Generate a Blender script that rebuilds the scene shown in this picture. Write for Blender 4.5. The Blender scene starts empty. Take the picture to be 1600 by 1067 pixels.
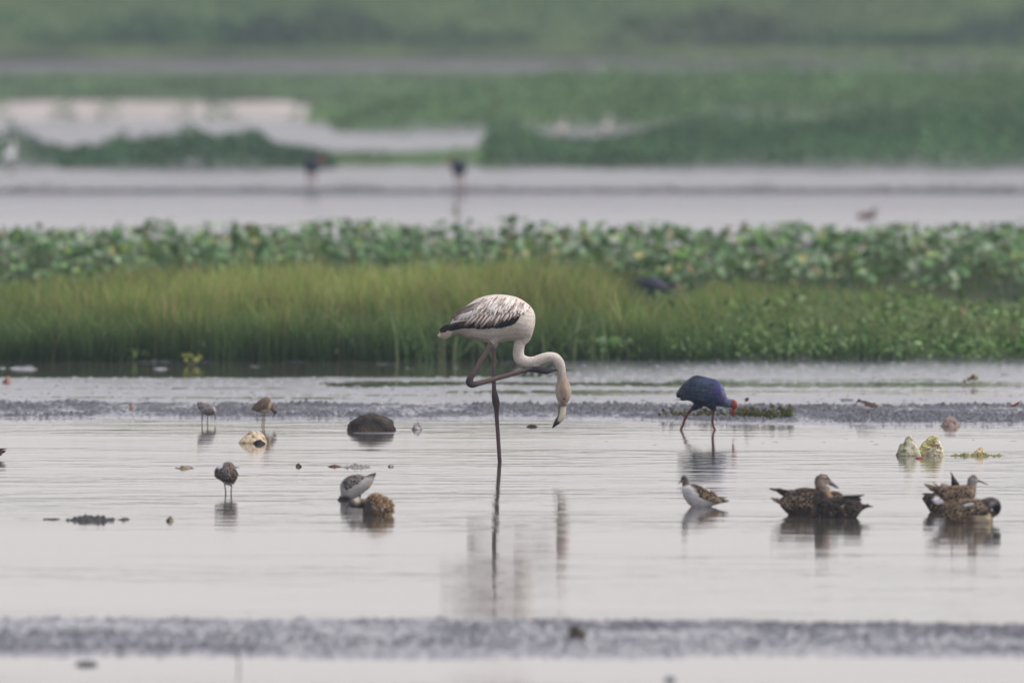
import bpy, math, random
import numpy as np
from mathutils import Vector
from mathutils.bvhtree import BVHTree

R = math.radians
rng = np.random.default_rng(7)
random.seed(7)
scene = bpy.context.scene
C = scene.collection

# ---------------------------------------------------------------- camera, sky, sun, exposure
CAM_H = 3.06            # eye height on the near bank (m)
FPX = 28700.0           # focal length in photo pixels (400 mm lens on a 22.3 mm sensor)
PITCH = math.atan(613.5 / FPX)
cam = bpy.data.cameras.new('camera')
cam.sensor_width = 22.3
cam.lens = 22.3 * FPX / 1600.0
cam.clip_start = 1.0
cam.clip_end = 6000.0
cam.dof.use_dof = True
cam.dof.focus_distance = 110.0
cam.dof.aperture_fstop = 2.8
cam_o = bpy.data.objects.new('camera', cam)
cam_o.location = (0, 0, CAM_H)
cam_o.rotation_euler = (math.pi / 2 - PITCH, 0, 0)
C.objects.link(cam_o)
scene.camera = cam_o

SUN_EL, SUN_AZ = 56.0, 102.0    # azimuth clockwise from +Y: right and a little behind the lens
w = bpy.data.worlds.new('World')
scene.world = w
w.use_nodes = True
nt = w.node_tree
nt.nodes.clear()
sky = nt.nodes.new('ShaderNodeTexSky')
sky.sky_type = 'NISHITA'
sky.sun_disc = False
sky.sun_elevation = R(SUN_EL)
sky.sun_rotation = R(SUN_AZ)
sky.air_density = 1.0
sky.dust_density = 0.9
sky.ozone_density = 1.0
hs = nt.nodes.new('ShaderNodeHueSaturation')       # thin overcast: most of the blue is gone
hs.inputs['Saturation'].default_value = 0.22
bg = nt.nodes.new('ShaderNodeBackground')
bg.inputs['Strength'].default_value = 0.113
wo = nt.nodes.new('ShaderNodeOutputWorld')
nt.links.new(sky.outputs[0], hs.inputs['Color'])
tint = nt.nodes.new('ShaderNodeMix'); tint.data_type = 'RGBA'; tint.blend_type = 'MULTIPLY'
tint.inputs[0].default_value = 1.0
tint.inputs[7].default_value = (1.045, 0.972, 1.0, 1)
nt.links.new(hs.outputs[0], tint.inputs[6])
nt.links.new(tint.outputs[2], bg.inputs['Color'])
nt.links.new(bg.outputs[0], wo.inputs['Surface'])

sl = bpy.data.lights.new('sun', 'SUN')
sl.energy = 1.5
sl.angle = R(14)
sl.color = (1.0, 0.95, 0.88)
so = bpy.data.objects.new('sun', sl)
sd = Vector((math.sin(R(SUN_AZ)) * math.cos(R(SUN_EL)), math.cos(R(SUN_AZ)) * math.cos(R(SUN_EL)), math.sin(R(SUN_EL))))
so.rotation_euler = sd.to_track_quat('Z', 'Y').to_euler()
so.location = (20, 90, 40)
C.objects.link(so)

scene.view_settings.view_transform = 'Standard'
scene.view_settings.look = 'None'
scene.view_settings.exposure = 0.62
scene.view_settings.gamma = 1.0
scene.view_settings.use_curve_mapping = False
scene.render.engine = 'CYCLES'
scene.cycles.use_denoising = True
scene.cycles.max_bounces = 4
scene.cycles.diffuse_bounces = 2
scene.cycles.glossy_bounces = 3
scene.cycles.transmission_bounces = 3
scene.cycles.volume_bounces = 0
scene.cycles.caustics_reflective = False
scene.cycles.caustics_refractive = False

# ---------------------------------------------------------------- helpers
def lin(c):
    c = np.asarray(c, float) / 255.0
    return np.where(c <= 0.04045, c / 12.92, ((c + 0.055) / 1.055) ** 2.4)

def dist_of(py):
    """distance of a point of the water surface seen at photo row py"""
    v = (533.5 - py) / FPX
    dy = math.cos(PITCH) + v * math.sin(PITCH)
    dz = -math.sin(PITCH) + v * math.cos(PITCH)
    return CAM_H * dy / -dz

def gpt(px, py):
    d = dist_of(py)
    return (px - 800) / FPX * d * math.hypot(1, PITCH), d

def X_at(px, d):
    return (px - 800) / FPX * d

def z_at(py, d):
    return CAM_H - (py + 80) / FPX * d

_T = np.random.default_rng(11).random((64, 256, 256)).astype(np.float32)
def vn(x, y, seed=0):
    t = _T[seed % 64]
    x = np.asarray(x, float); y = np.asarray(y, float)
    xi = np.floor(x).astype(int); yi = np.floor(y).astype(int)
    fx = x - xi; fy = y - yi
    fx = fx * fx * (3 - 2 * fx); fy = fy * fy * (3 - 2 * fy)
    a = t[xi & 255, yi & 255]; b = t[(xi + 1) & 255, yi & 255]
    c = t[xi & 255, (yi + 1) & 255]; d = t[(xi + 1) & 255, (yi + 1) & 255]
    return (a * (1 - fx) + b * fx) * (1 - fy) + (c * (1 - fx) + d * fx) * fy
def fbm(x, y, seed=0, o=4):
    s = 0; a = 0.5; t = 0
    for i in range(o):
        s = s + a * vn(x * 2 ** i + 17.3 * i, y * 2 ** i + 9.1 * i, seed + i); t += a; a *= 0.5
    return s / t
def sstep(a, b, x):
    t = np.clip((np.asarray(x, float) - a) / (b - a), 0, 1)
    return t * t * (3 - 2 * t)

def mesh_np(name, V, F, col=None, smooth=True):
    """one mesh from arrays; F is (n,3) or (n,4); col is per vertex linear rgb"""
    V = np.asarray(V, np.float32); F = np.asarray(F, np.int32)
    me = bpy.data.meshes.new(name)
    n, k = F.shape
    me.vertices.add(len(V)); me.vertices.foreach_set('co', V.ravel())
    me.loops.add(n * k); me.loops.foreach_set('vertex_index', F.ravel())
    me.polygons.add(n)
    me.polygons.foreach_set('loop_start', np.arange(0, n * k, k, dtype=np.int32))
    me.polygons.foreach_set('loop_total', np.full(n, k, np.int32))
    me.polygons.foreach_set('use_smooth', np.full(n, smooth))
    me.update(calc_edges=True)
    if col is not None:
        set_col(me, col)
    return me

def set_col(me, col):
    col = np.asarray(col, np.float32)
    at = me.color_attributes.new('Col', 'FLOAT_COLOR', 'POINT')
    at.data.foreach_set('color', np.concatenate([col, np.ones((len(col), 1), np.float32)], 1).ravel())

def link(name, data, mat=None, parent=None, loc=None):
    o = bpy.data.objects.new(name, data)
    C.objects.link(o)
    if mat and data is not None and not data.materials:
        data.materials.append(mat)
    if parent is not None:
        o.parent = parent
    if loc is not None:
        o.location = loc
    return o

def tag(o, label=None, cat=None, group=None, kind=None):
    if label: o['label'] = label
    if cat: o['category'] = cat
    if group: o['group'] = group
    if kind: o['kind'] = kind
    return o

def empty(name, loc):
    o = bpy.data.objects.new(name, None)
    o.empty_display_size = 0.1
    C.objects.link(o); o.location = loc
    return o

# ---------------------------------------------------------------- materials
def new_mat(name):
    m = bpy.data.materials.new(name); m.use_nodes = True
    n = m.node_tree; n.nodes.clear()
    return m, n, n.nodes.new('ShaderNodeOutputMaterial')

def vc_mat(name, rough=0.75, spec=0.3, var=0.18, scale=60.0, bump=0.0, bscale=300.0, transl=0.0, sheen=0.0):
    m, n, out = new_mat(name)
    a = n.nodes.new('ShaderNodeAttribute'); a.attribute_name = 'Col'
    tc = n.nodes.new('ShaderNodeTexCoord')
    nz = n.nodes.new('ShaderNodeTexNoise'); nz.inputs['Scale'].default_value = scale; nz.inputs['Detail'].default_value = 4
    n.links.new(tc.outputs['Object'], nz.inputs['Vector'])
    mr = n.nodes.new('ShaderNodeMapRange')
    mr.inputs[1].default_value = 0.3; mr.inputs[2].default_value = 0.7
    mr.inputs[3].default_value = 1 - var; mr.inputs[4].default_value = 1 + var
    n.links.new(nz.outputs[0], mr.inputs[0])
    mx = n.nodes.new('ShaderNodeVectorMath'); mx.operation = 'SCALE'
    n.links.new(a.outputs['Color'], mx.inputs[0]); n.links.new(mr.outputs[0], mx.inputs['Scale'])
    p = n.nodes.new('ShaderNodeBsdfPrincipled')
    p.inputs['Roughness'].default_value = rough
    p.inputs['Specular IOR Level'].default_value = spec
    if sheen:
        p.inputs['Sheen Weight'].default_value = sheen
    n.links.new(mx.outputs[0], p.inputs['Base Color'])
    if bump:
        n2 = n.nodes.new('ShaderNodeTexNoise'); n2.inputs['Scale'].default_value = bscale; n2.inputs['Detail'].default_value = 3
        n.links.new(tc.outputs['Object'], n2.inputs['Vector'])
        b = n.nodes.new('ShaderNodeBump'); b.inputs['Strength'].default_value = bump; b.inputs['Distance'].default_value = 0.01
        n.links.new(n2.outputs[0], b.inputs['Height']); n.links.new(b.outputs[0], p.inputs['Normal'])
    last = p.outputs[0]
    if transl:
        t = n.nodes.new('ShaderNodeBsdfTranslucent'); n.links.new(mx.outputs[0], t.inputs['Color'])
        mix = n.nodes.new('ShaderNodeMixShader'); mix.inputs[0].default_value = transl
        n.links.new(last, mix.inputs[1]); n.links.new(t.outputs[0], mix.inputs[2]); last = mix.outputs[0]
    n.links.new(last, out.inputs['Surface'])
    return m

M_plume = vc_mat('plumage', 0.9, 0.08, 0.14, 90, 0.3, 400)
M_feather = vc_mat('feather', 0.8, 0.08, 0.10, 120)
M_gloss = vc_mat('glossy_plumage', 0.55, 0.22, 0.3, 45, 0.3, 350)
M_horn = vc_mat('horn', 0.4, 0.4, 0.1, 80)
M_eye = vc_mat('eye', 0.1, 0.6, 0.0, 10)
M_leaf = vc_mat('leaf', 0.5, 0.35, 0.15, 6, transl=0.25)
M_lotus = vc_mat('lotus_leaf', 0.42, 0.45, 0.12, 9, transl=0.15)
M_grass = vc_mat('grass_blade', 0.6, 0.25, 0.15, 3, transl=0.3)
M_debris = vc_mat('debris', 0.8, 0.25, 0.35, 70, 0.6, 160)
M_stone = vc_mat('stone', 0.6, 0.4, 0.35, 30, 0.7, 90)

def mud_mat():
    m, n, out = new_mat('wet_mud')
    tc = n.nodes.new('ShaderNodeTexCoord')
    sp = n.nodes.new('ShaderNodeSeparateXYZ'); n.links.new(tc.outputs['Object'], sp.inputs[0])
    dry = n.nodes.new('ShaderNodeMapRange'); dry.inputs[1].default_value = 0.006; dry.inputs[2].default_value = 0.016
    n.links.new(sp.outputs['Z'], dry.inputs[0])                 # height above the water table
    nz = n.nodes.new('ShaderNodeTexNoise'); nz.inputs['Scale'].default_value = 14.0; nz.inputs['Detail'].default_value = 8
    n.links.new(tc.outputs['Object'], nz.inputs['Vector'])
    cr = n.nodes.new('ShaderNodeValToRGB')
    cr.color_ramp.elements[0].position = 0.38; cr.color_ramp.elements[0].color = (0.030, 0.032, 0.042, 1)
    cr.color_ramp.elements[1].position = 0.66; cr.color_ramp.elements[1].color = (0.125, 0.128, 0.150, 1)
    n.links.new(nz.outputs[0], cr.inputs[0])
    p = n.nodes.new('ShaderNodeBsdfPrincipled')
    n.links.new(cr.outputs[0], p.inputs['Base Color'])
    ro = n.nodes.new('ShaderNodeMapRange'); ro.inputs[3].default_value = 0.17; ro.inputs[4].default_value = 0.62
    n.links.new(dry.outputs[0], ro.inputs[0]); n.links.new(ro.outputs[0], p.inputs['Roughness'])
    n2 = n.nodes.new('ShaderNodeTexNoise'); n2.inputs['Scale'].default_value = 55; n2.inputs['Detail'].default_value = 5
    n.links.new(tc.outputs['Object'], n2.inputs['Vector'])
    b = n.nodes.new('ShaderNodeBump'); b.inputs['Distance'].default_value = 0.01
    bs = n.nodes.new('ShaderNodeMapRange'); bs.inputs[3].default_value = 0.02; bs.inputs[4].default_value = 0.4
    n.links.new(dry.outputs[0], bs.inputs[0]); n.links.new(bs.outputs[0], b.inputs['Strength'])
    n.links.new(n2.outputs[0], b.inputs['Height']); n.links.new(b.outputs[0], p.inputs['Normal'])
    n.links.new(p.outputs[0], out.inputs['Surface'])
    return m
M_mud = mud_mat()

def water_mat():
    m, n, out = new_mat('water')
    tc = n.nodes.new('ShaderNodeTexCoord')
    p = n.nodes.new('ShaderNodeBsdfPrincipled')
    p.inputs['Base Color'].default_value = (0.075, 0.072, 0.062, 1)
    p.inputs['IOR'].default_value = 1.33
    p.inputs['Roughness'].default_value = 0.035
    def noise(scale, det, sx=1, sy=1):
        mp = n.nodes.new('ShaderNodeMapping'); mp.inputs['Scale'].default_value = (sx, sy, 1)
        n.links.new(tc.outputs['Object'], mp.inputs['Vector'])
        z = n.nodes.new('ShaderNodeTexNoise'); z.inputs['Scale'].default_value = scale; z.inputs['Detail'].default_value = det
        n.links.new(mp.outputs[0], z.inputs['Vector'])
        return z.outputs[0]
    a = noise(2.2, 3, 0.7, 1.0)
    b = noise(9.0, 2, 0.7, 1.0)
    add = n.nodes.new('ShaderNodeMath'); add.operation = 'MULTIPLY_ADD'
    n.links.new(b, add.inputs[0]); add.inputs[1].default_value = 0.16; n.links.new(a, add.inputs[2])
    # calm and breezy patches
    g = noise(0.16, 3, 0.5, 1.3)
    mr = n.nodes.new('ShaderNodeMapRange'); mr.inputs[1].default_value = 0.4; mr.inputs[2].default_value = 0.62
    mr.inputs[3].default_value = 0.22; mr.inputs[4].default_value = 1.0
    n.links.new(g, mr.inputs[0])
    sp = n.nodes.new('ShaderNodeSeparateXYZ'); n.links.new(tc.outputs['Object'], sp.inputs[0])
    far = n.nodes.new('ShaderNodeMapRange'); far.inputs[1].default_value = 180; far.inputs[2].default_value = 215
    far.inputs[3].default_value = 1.0; far.inputs[4].default_value = 13.0      # the open far reach is wind-ruffled
    n.links.new(sp.outputs['Y'], far.inputs[0])
    fr = n.nodes.new('ShaderNodeMapRange'); fr.inputs[1].default_value = 180; fr.inputs[2].default_value = 225
    fr.inputs[3].default_value = 0.045; fr.inputs[4].default_value = 0.22
    n.links.new(sp.outputs['Y'], fr.inputs[0]); n.links.new(fr.outputs[0], p.inputs['Roughness'])
    m0 = n.nodes.new('ShaderNodeMath'); m0.operation = 'MULTIPLY'
    n.links.new(mr.outputs[0], m0.inputs[0]); n.links.new(far.outputs[0], m0.inputs[1])
    mul = n.nodes.new('ShaderNodeMath'); mul.operation = 'MULTIPLY'
    n.links.new(add.outputs[0], mul.inputs[0]); n.links.new(m0.outputs[0], mul.inputs[1])
    bp = n.nodes.new('ShaderNodeBump'); bp.inputs['Strength'].default_value = 1.0; bp.inputs['Distance'].default_value = WATER_BUMP
    n.links.new(mul.outputs[0], bp.inputs['Height']); n.links.new(bp.outputs[0], p.inputs['Normal'])
    n.links.new(p.outputs[0], out.inputs['Surface'])
    return m
WATER_BUMP = 0.0075
M_water = water_mat()

def noise_mat(name, c0, c1, scale, rough=0.9, spec=0.2, p0=0.35, p1=0.7, bump=0.0):
    m, n, out = new_mat(name)
    tc = n.nodes.new('ShaderNodeTexCoord')
    nz = n.nodes.new('ShaderNodeTexNoise'); nz.inputs['Scale'].default_value = scale; nz.inputs['Detail'].default_value = 7
    n.links.new(tc.outputs['Object'], nz.inputs['Vector'])
    cr = n.nodes.new('ShaderNodeValToRGB')
    cr.color_ramp.elements[0].position = p0; cr.color_ramp.elements[0].color = (*c0, 1)
    cr.color_ramp.elements[1].position = p1; cr.color_ramp.elements[1].color = (*c1, 1)
    n.links.new(nz.outputs[0], cr.inputs[0])
    p = n.nodes.new('ShaderNodeBsdfPrincipled')
    p.inputs['Roughness'].default_value = rough; p.inputs['Specular IOR Level'].default_value = spec
    n.links.new(cr.outputs[0], p.inputs['Base Color'])
    if bump:
        b = n.nodes.new('ShaderNodeBump'); b.inputs['Strength'].default_value = bump; b.inputs['Distance'].default_value = 0.05
        n.links.new(nz.outputs[0], b.inputs['Height']); n.links.new(b.outputs[0], p.inputs['Normal'])
    n.links.new(p.outputs[0], out.inputs['Surface'])
    return m
M_ground = noise_mat('lake_bed', (0.05, 0.05, 0.04), (0.10, 0.09, 0.07), 0.3)
M_bund = noise_mat('bund_turf', (0.045, 0.075, 0.030), (0.11, 0.15, 0.055), 0.45, bump=0.3)
M_sand = noise_mat('pale_sand', (0.32, 0.29, 0.27), (0.58, 0.54, 0.51), 1.1)
M_track = noise_mat('dry_track', (0.12, 0.115, 0.12), (0.20, 0.19, 0.19), 0.8)
M_marsh = noise_mat('marsh_soil', (0.03, 0.045, 0.02), (0.06, 0.075, 0.035), 0.8)

# ---------------------------------------------------------------- ground, water, mud
def grid_mesh(name, x0, x1, y0, y1, nx, ny, hf, ys=None):
    xs = np.linspace(x0, x1, nx); ys = np.linspace(y0, y1, ny) if ys is None else ys; ny = len(ys)
    Xg, Yg = np.meshgrid(xs, ys)
    Z = hf(Xg, Yg)
    V = np.stack([Xg.ravel(), Yg.ravel(), Z.ravel()], 1)
    i = np.arange(ny - 1)[:, None] * nx + np.arange(nx - 1)[None, :]
    F = np.stack([i, i + 1, i + 1 + nx, i + nx], -1).reshape(-1, 4)
    return mesh_np(name, V, F)

tag(link('ground', mesh_np('ground', [(-2500, -200, -0.5), (2500, -200, -0.5), (2500, 4000, -0.5), (-2500, 4000, -0.5)], [(0, 1, 2, 3)]), M_ground), kind='structure')
tag(link('water', mesh_np('water', [(-240, 12, 0), (240, 12, 0), (240, 484, 0), (-240, 484, 0)], [(0, 1, 2, 3)]), M_water), kind='structure')

def dy(py):
    return dist_of(py)

def mud_h(x, y):
    """height of the mud flat between the open water and the grass bank"""
    px = 800 + x / y * FPX                      # bearing, used only to shape the plan of the flat
    wob = (fbm(x * 0.25, y * 0.05, 3) - 0.5) * 3.0 + (fbm(x * 1.1, y * 0.5, 5) - 0.5) * 1.2
    right = sstep(900, 1250, px)
    near = 119.4 - 1.5 * right + wob * 0.30     # water's edge
    far = 123.6 - 0.9 * right + wob * 0.6       # back of the dark cloddy ridge
    ridge = sstep(near - 0.25, near + 0.7, y) * (1 - sstep(far - 0.4, far + 0.8, y))
    clod = fbm(x * 9, y * 1.6, 8, 3)
    clod2 = vn(x * 48, y * 8, 12); clod3 = vn(x * 80 + 3, y * 13, 13)
    amp = 0.60 + 1.0 * sstep(0.30, 0.68, fbm(x * 1.6, y * 0.7, 14, 3))
    h_ridge = 0.0042 + 0.026 * np.clip(clod - 0.42, 0, 1) + amp * (0.026 * np.clip(clod2 - 0.48, 0, 1) + 0.028 * np.clip(clod3 - 0.50, 0, 1)) + 0.006 * (fbm(x * 1.2, y * 0.9, 16, 3) - 0.5)
    flat = 0.0022 + 0.006 * (fbm(x * 0.9, y * 0.45, 15, 3) - 0.45) + 0.0022 * (vn(x * 9, y * 3, 19) - 0.5)
    flat = flat + 0.06 * np.clip(vn(x * 17, y * 3.5, 23) - 0.80, 0, 1) + 0.05 * np.clip(vn(x * 30, y * 5, 24) - 0.82, 0, 1)
    # water channels running across the flat
    for (c, wd, lo, hi, dep) in ((129.0, 0.50, 560, 2400, 0.030), (126.9, 0.30, 780, 2400, 0.022), (127.9, 0.10, -800, 430, 0.012), (125.2, 0.16, -800, 520, 0.010), (125.9, .12, 500, 980, .012), (130.4, 0.12, 900, 1500, 0.01)):
        cc = c + (fbm(x * 0.35, y * 0 + c, 27) - 0.5) * 0.9
        wm = wd * (0.35 + 1.3 * vn(x * 0.7, y * 0 + c * 3, 29))
        flat = flat - dep * np.exp(-((y - cc) / wm) ** 2) * sstep(lo - 120, lo + 120, px) * (1 - sstep(hi - 60, hi + 60, px))
    # deeper pool in front of the grass on the left
    pool = sstep(130.9, 132.0, y + wob * 0.12) * (1 - sstep(420, 940, px))
    flat = flat - pool * (0.035 - 0.045 * np.clip(fbm(x * 2.2, y * 1.3, 33) - 0.57, 0, 1) * 4)
    back = sstep(far - 0.4, far + 0.5, y)
    # shallow foreshore with specks of mud standing out of the water, mostly on the right
    fs = sstep(110.6, 113, y) * (0.25 + 0.75 * sstep(640, 1000, px))
    shore = -0.03 + fs * (0.020 + 0.034 * np.clip(fbm(x * 17, y * 2.4, 37, 2) - 0.56, 0, 1)) + 0.05 * fs * np.clip(vn(x * 16, y * 2, 41) - 0.80, 0, 1)
    h = shore * (1 - ridge) * (1 - back) + h_ridge * ridge + flat * back * (1 - ridge)
    h = np.maximum(h, -0.004 + 0.0075 * np.exp(-((x - X_at(590, 116.2)) / 0.20) ** 2 - ((y - 116.1) / 0.30) ** 2))   # wet lip before the stone
    return h

tag(link('mud_flat', grid_mesh('mud_flat', -4.6, 4.6, 110.5, 138.5, 1150, 420, mud_h, np.concatenate([np.arange(110.5, 117.2, 0.08), np.arange(117.2, 124.8, 0.05), np.arange(124.8, 138.5, 0.10)])), M_mud), kind='structure')
for k, (a, b) in enumerate(((-60, -4.6), (4.6, 60))):
    tag(link('mud_flat', grid_mesh('mud_flat_far', a, b, 110.5, 138.5, 400, 160, mud_h), M_mud), kind='structure')

def bar_h(x, y):
    """low mud bar in the foreground"""
    wob = (fbm(x * 0.3 + 5, y * 0.05, 43) - 0.5) * 2.2 + (fbm(x * 2, y * 0.4, 45) - 0.5) * 0.8
    far = 83.9 - 0.14 * x - 0.28 * np.clip(x - 0.6, 0, 9) + wob * 0.25
    near = 79.1 + wob * 0.6
    m = sstep(near - 1.0, near + 0.9, y) * (1 - sstep(far - 0.35, far + 0.2, y))
    c = 0.2 * fbm(x * 5, y * 1.8, 47, 3) + 0.4 * vn(x * 56, y * 9, 48) + 0.4 * vn(x * 82, y * 14, 49)
    patch = fbm(x * 0.45, y * 1.5, 51, 3)
    h = -0.02 + m * (0.0236 + 0.020 * (patch - 0.5) + 0.042 * np.clip(c - 0.42, 0, 1) * (0.4 + 1.2 * fbm(x * 1.4, y * 1.0, 52, 2)))
    h = h + 0.02 * (1 - m) * np.clip(fbm(x * 1.5, y * 2, 53) - 0.60, 0, 1) * 4 * sstep(77.4, 77.0, y)
    return h
tag(link('mud_bar', grid_mesh('mud_bar', -4.0, 4.0, 76.0, 86.2, 1150, 220, bar_h), M_mud), kind='structure')
for (a, b) in ((-40, -4), (4, 40)):
    tag(link('mud_bar', grid_mesh('mud_bar_far', a, b, 76.0, 86.2, 300, 80, bar_h), M_mud), kind='structure')

# bed under the vegetation, the thin far bar, sand bank, marsh field, track and the bund
def bank_h(x, y):
    px = 800 + x / y * FPX
    fr = 136.4 + (fbm(x * 0.5, y * 0, 55) - 0.5) * 1.0
    gap = sstep(151, 153, y) * (1 - sstep(159.5, 161, y)) * sstep(1050, 1300, px)
    return -0.1 + 0.14 * sstep(fr, fr + 1.0, y) * (1 - sstep(176, 178, y)) - 0.12 * gap
tag(link('bank', grid_mesh('bank', -60, 60, 135.6, 179, 240, 120, bank_h), M_marsh), kind='structure')
def thin_h(x, y):
    c = 229 + (fbm(x * 0.12, y * 0, 57) - 0.5) * 3
    return -0.05 + 0.10 * np.exp(-((y - c) / 1.3) ** 2) + 0.10 * np.clip(fbm(x * 3, y * 0.8, 59) - 0.45, 0, 1) * np.exp(-((y - c) / 1.6) ** 2)
tag(link('far_mud_bar', grid_mesh('far_mud_bar', -60, 60, 224, 235, 700, 24, thin_h), M_mud), kind='structure')
def sand_h(x, y):
    px = 800 + x / y * FPX
    e = (1 - sstep(430, 570, px)) * sstep(326, 331, y + 5 * (fbm(x * 0.5, y * 0, 62) - 0.5) * 2)
    return -0.12 + e * (0.13 + 0.13 * sstep(322, 345, y) * (0.5 + 0.9 * fbm(x * 0.9, y * 0.1, 61)))
tag(link('sand_bank', grid_mesh('sand_bank', -70, 3, 318, 352, 300, 60, sand_h), M_sand), kind='structure')
def field_h(x, y):
    return -0.1 + 0.18 * sstep(346, 352, y) + 0.05 * fbm(x * 0.2, y * 0.2, 63)
tag(link('marsh_field', grid_mesh('marsh_field', -90, 90, 345, 441, 120, 60, field_h), M_marsh), kind='structure')
tag(link('track', grid_mesh('track', -90, 90, 440, 486, 120, 12, lambda x, y: 0.06 + 0.05 * fbm(x * 0.3, y * 0.3, 64)), M_track), kind='structure')
def bund_h(x, y):
    return 0.02 + 6.0 * sstep(478, 520, y) * (0.9 + 0.2 * fbm(x * 0.06, y * 0.1, 65)) + 0.25 * (fbm(x * 0.35, y * 0.35, 66) - 0.5) * sstep(484, 488, y)
tag(link('bund', grid_mesh('bund', -260, 260, 482, 540, 400, 60, bund_h), M_bund), kind='structure')

# ---------------------------------------------------------------- foliage
def cards(P, size, col, up=0.3, aspect=0.5, seed=1):
    """leaf shaped quads scattered through a volume"""
    r = np.random.default_rng(seed)
    n = len(P)
    size = np.broadcast_to(size, (n,)) * (0.6 + 0.8 * r.random(n))
    az = r.random(n) * 2 * np.pi
    el = np.arcsin(np.clip(r.normal(up, 0.45, n), -0.95, 0.98))
    d = np.stack([np.cos(az) * np.cos(el), np.sin(az) * np.cos(el), np.sin(el)], 1)
    o = r.normal(size=(n, 3)); s = np.cross(d, o); s /= np.linalg.norm(s, axis=1, keepdims=True) + 1e-9
    L = size[:, None]
    V = np.stack([P, P + d * L * 0.5 + s * L * aspect * 0.5, P + d * L, P + d * L * 0.5 - s * L * aspect * 0.5], 1).reshape(-1, 3)
    F = np.arange(4 * n).reshape(n, 4)
    cc = np.repeat(col * (0.75 + 0.5 * r.random((n, 1))), 4, axis=0)
    return V, F, cc

def pick(r, n, cols, w=None):
    cols = np.array([lin(c) for c in cols])
    return cols[r.choice(len(cols), n, p=w)]

def grass_blades(X, Y, Z0, H, wid, c0, c1, seed=1, lean=0.25):
    r = np.random.default_rng(seed)
    n = len(X)
    az = r.random(n) * 2 * np.pi
    ln = np.abs(r.normal(0, lean, n)) * H
    bx, by = np.cos(az) * ln, np.sin(az) * ln
    wa = r.random(n) * np.pi
    wx, wy = np.cos(wa) * wid, np.sin(wa) * wid
    lv = []
    cc = []
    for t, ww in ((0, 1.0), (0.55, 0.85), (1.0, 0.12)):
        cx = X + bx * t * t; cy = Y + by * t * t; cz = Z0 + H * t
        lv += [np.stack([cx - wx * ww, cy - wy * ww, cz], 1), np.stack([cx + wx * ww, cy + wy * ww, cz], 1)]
        k = c0 * (1 - t ** 1.7) + c1 * t ** 1.7  # keeps blades dark low down, as painted shade below the drier tips
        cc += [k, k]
    V = np.stack(lv, 1).reshape(-1, 3); K = np.stack(cc, 1).reshape(-1, 3)
    i = np.arange(n)[:, None] * 6
    F = np.concatenate([i + [0, 1, 3, 2], i + [2, 3, 5, 4]], 0)
    return V, F, K

def join(*parts):
    off = 0; Vs, Fs, Cs = [], [], []
    for V, F, c in parts:
        Vs.append(V); Fs.append(F + off); Cs.append(c); off += len(V)
    return np.concatenate(Vs), np.concatenate(Fs), np.concatenate(Cs)

# --- grass bank (left and middle)
def grass_bank():
    r = np.random.default_rng(21)
    n = 150000
    Y = 136.2 + 14.5 * r.random(n) ** 1.25
    X = (r.random(n) - 0.5) * 15.0 - 1.6
    px = 800 + X / Y * FPX
    edge = 1090 + 520 * (fbm(Y * 0.6, X * 0.7, 71, 2) - 0.5) + 130 * sstep(138, 146, Y) - 60 * (1 - sstep(136, 138, Y))
    keep = r.random(n) < (1 - sstep(edge - 230, edge + 230, px))
    fr = 136.4 + (fbm(X * 0.5, Y * 0, 55) - 0.5) * 1.0 + (vn(X * 4, Y * 0, 73) - 0.5) * 0.5
    keep &= Y > fr
    X, Y, px = X[keep], Y[keep], px[keep]
    n = len(X)
    H = 0.50 * (0.66 + 0.34 * sstep(-200, 420, px)) * (0.66 + 0.5 * fbm(X * 0.8, Y * 0.5, 75) + 0.55 * (fbm(X * 3.5, Y * 1.4, 74, 2) - 0.5)) * (0.6 + 0.6 * r.random(n))
    H *= 0.72 + 0.28 * sstep(0, 2.2, Y - 136.3)
    H *= 1 - 0.30 * sstep(820, 1200, px)
    H *= 1 - 0.45 * np.exp(-((px - 1030) / 62) ** 4) * sstep(139, 142, Y)
    g = fbm(X * 0.9, Y * 0.4, 77)[:, None]
    g = g + 0.6 * (fbm(X * 4, Y * 1.2, 76, 2)[:, None] - 0.5)
    c0 = pick(r, n, [(46, 76, 40), (54, 86, 44), (44, 68, 42)]) * (0.5 + 1.0 * g)  # darkened bases: shade among overlapping blades is put into the colour
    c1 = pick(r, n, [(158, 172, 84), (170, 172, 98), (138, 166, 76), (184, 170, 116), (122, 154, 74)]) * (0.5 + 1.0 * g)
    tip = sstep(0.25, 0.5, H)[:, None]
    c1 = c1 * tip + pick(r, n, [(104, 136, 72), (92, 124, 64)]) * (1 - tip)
    m = 1500                                               # broader paler blades leaning out along the water edge
    X3 = (r.random(m) - 0.5) * 15.0 - 1.6; Y3 = 136.3 + 1.3 * r.random(m)
    k3 = 800 + X3 / Y3 * FPX < 960
    X3, Y3 = X3[k3], Y3[k3]; m = len(X3)
    edge_blades = grass_blades(X3, Y3, np.zeros(m), 0.12 + 0.30 * r.random(m), 0.006 + 0.007 * r.random(m), pick(r, m, [(84, 112, 70), (112, 120, 84)]), pick(r, m, [(110, 140, 92), (150, 156, 110), (96, 128, 80)]), 23, 0.7)
    q = r.choice(n, 1400, replace=False)                   # dry and bent flowering stalks
    stalks = grass_blades(X[q], Y[q], np.zeros(1400), H[q] * (0.9 + 0.45 * r.random(1400)), 0.004 + 0.002 * r.random(1400), pick(r, 1400, [(150, 140, 96), (120, 124, 78)]), pick(r, 1400, [(186, 168, 128), (170, 160, 112), (150, 128, 100)]), 24, 0.75)
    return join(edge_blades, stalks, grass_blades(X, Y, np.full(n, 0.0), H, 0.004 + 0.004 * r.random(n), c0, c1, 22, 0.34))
V, F, K = grass_bank()
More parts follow.
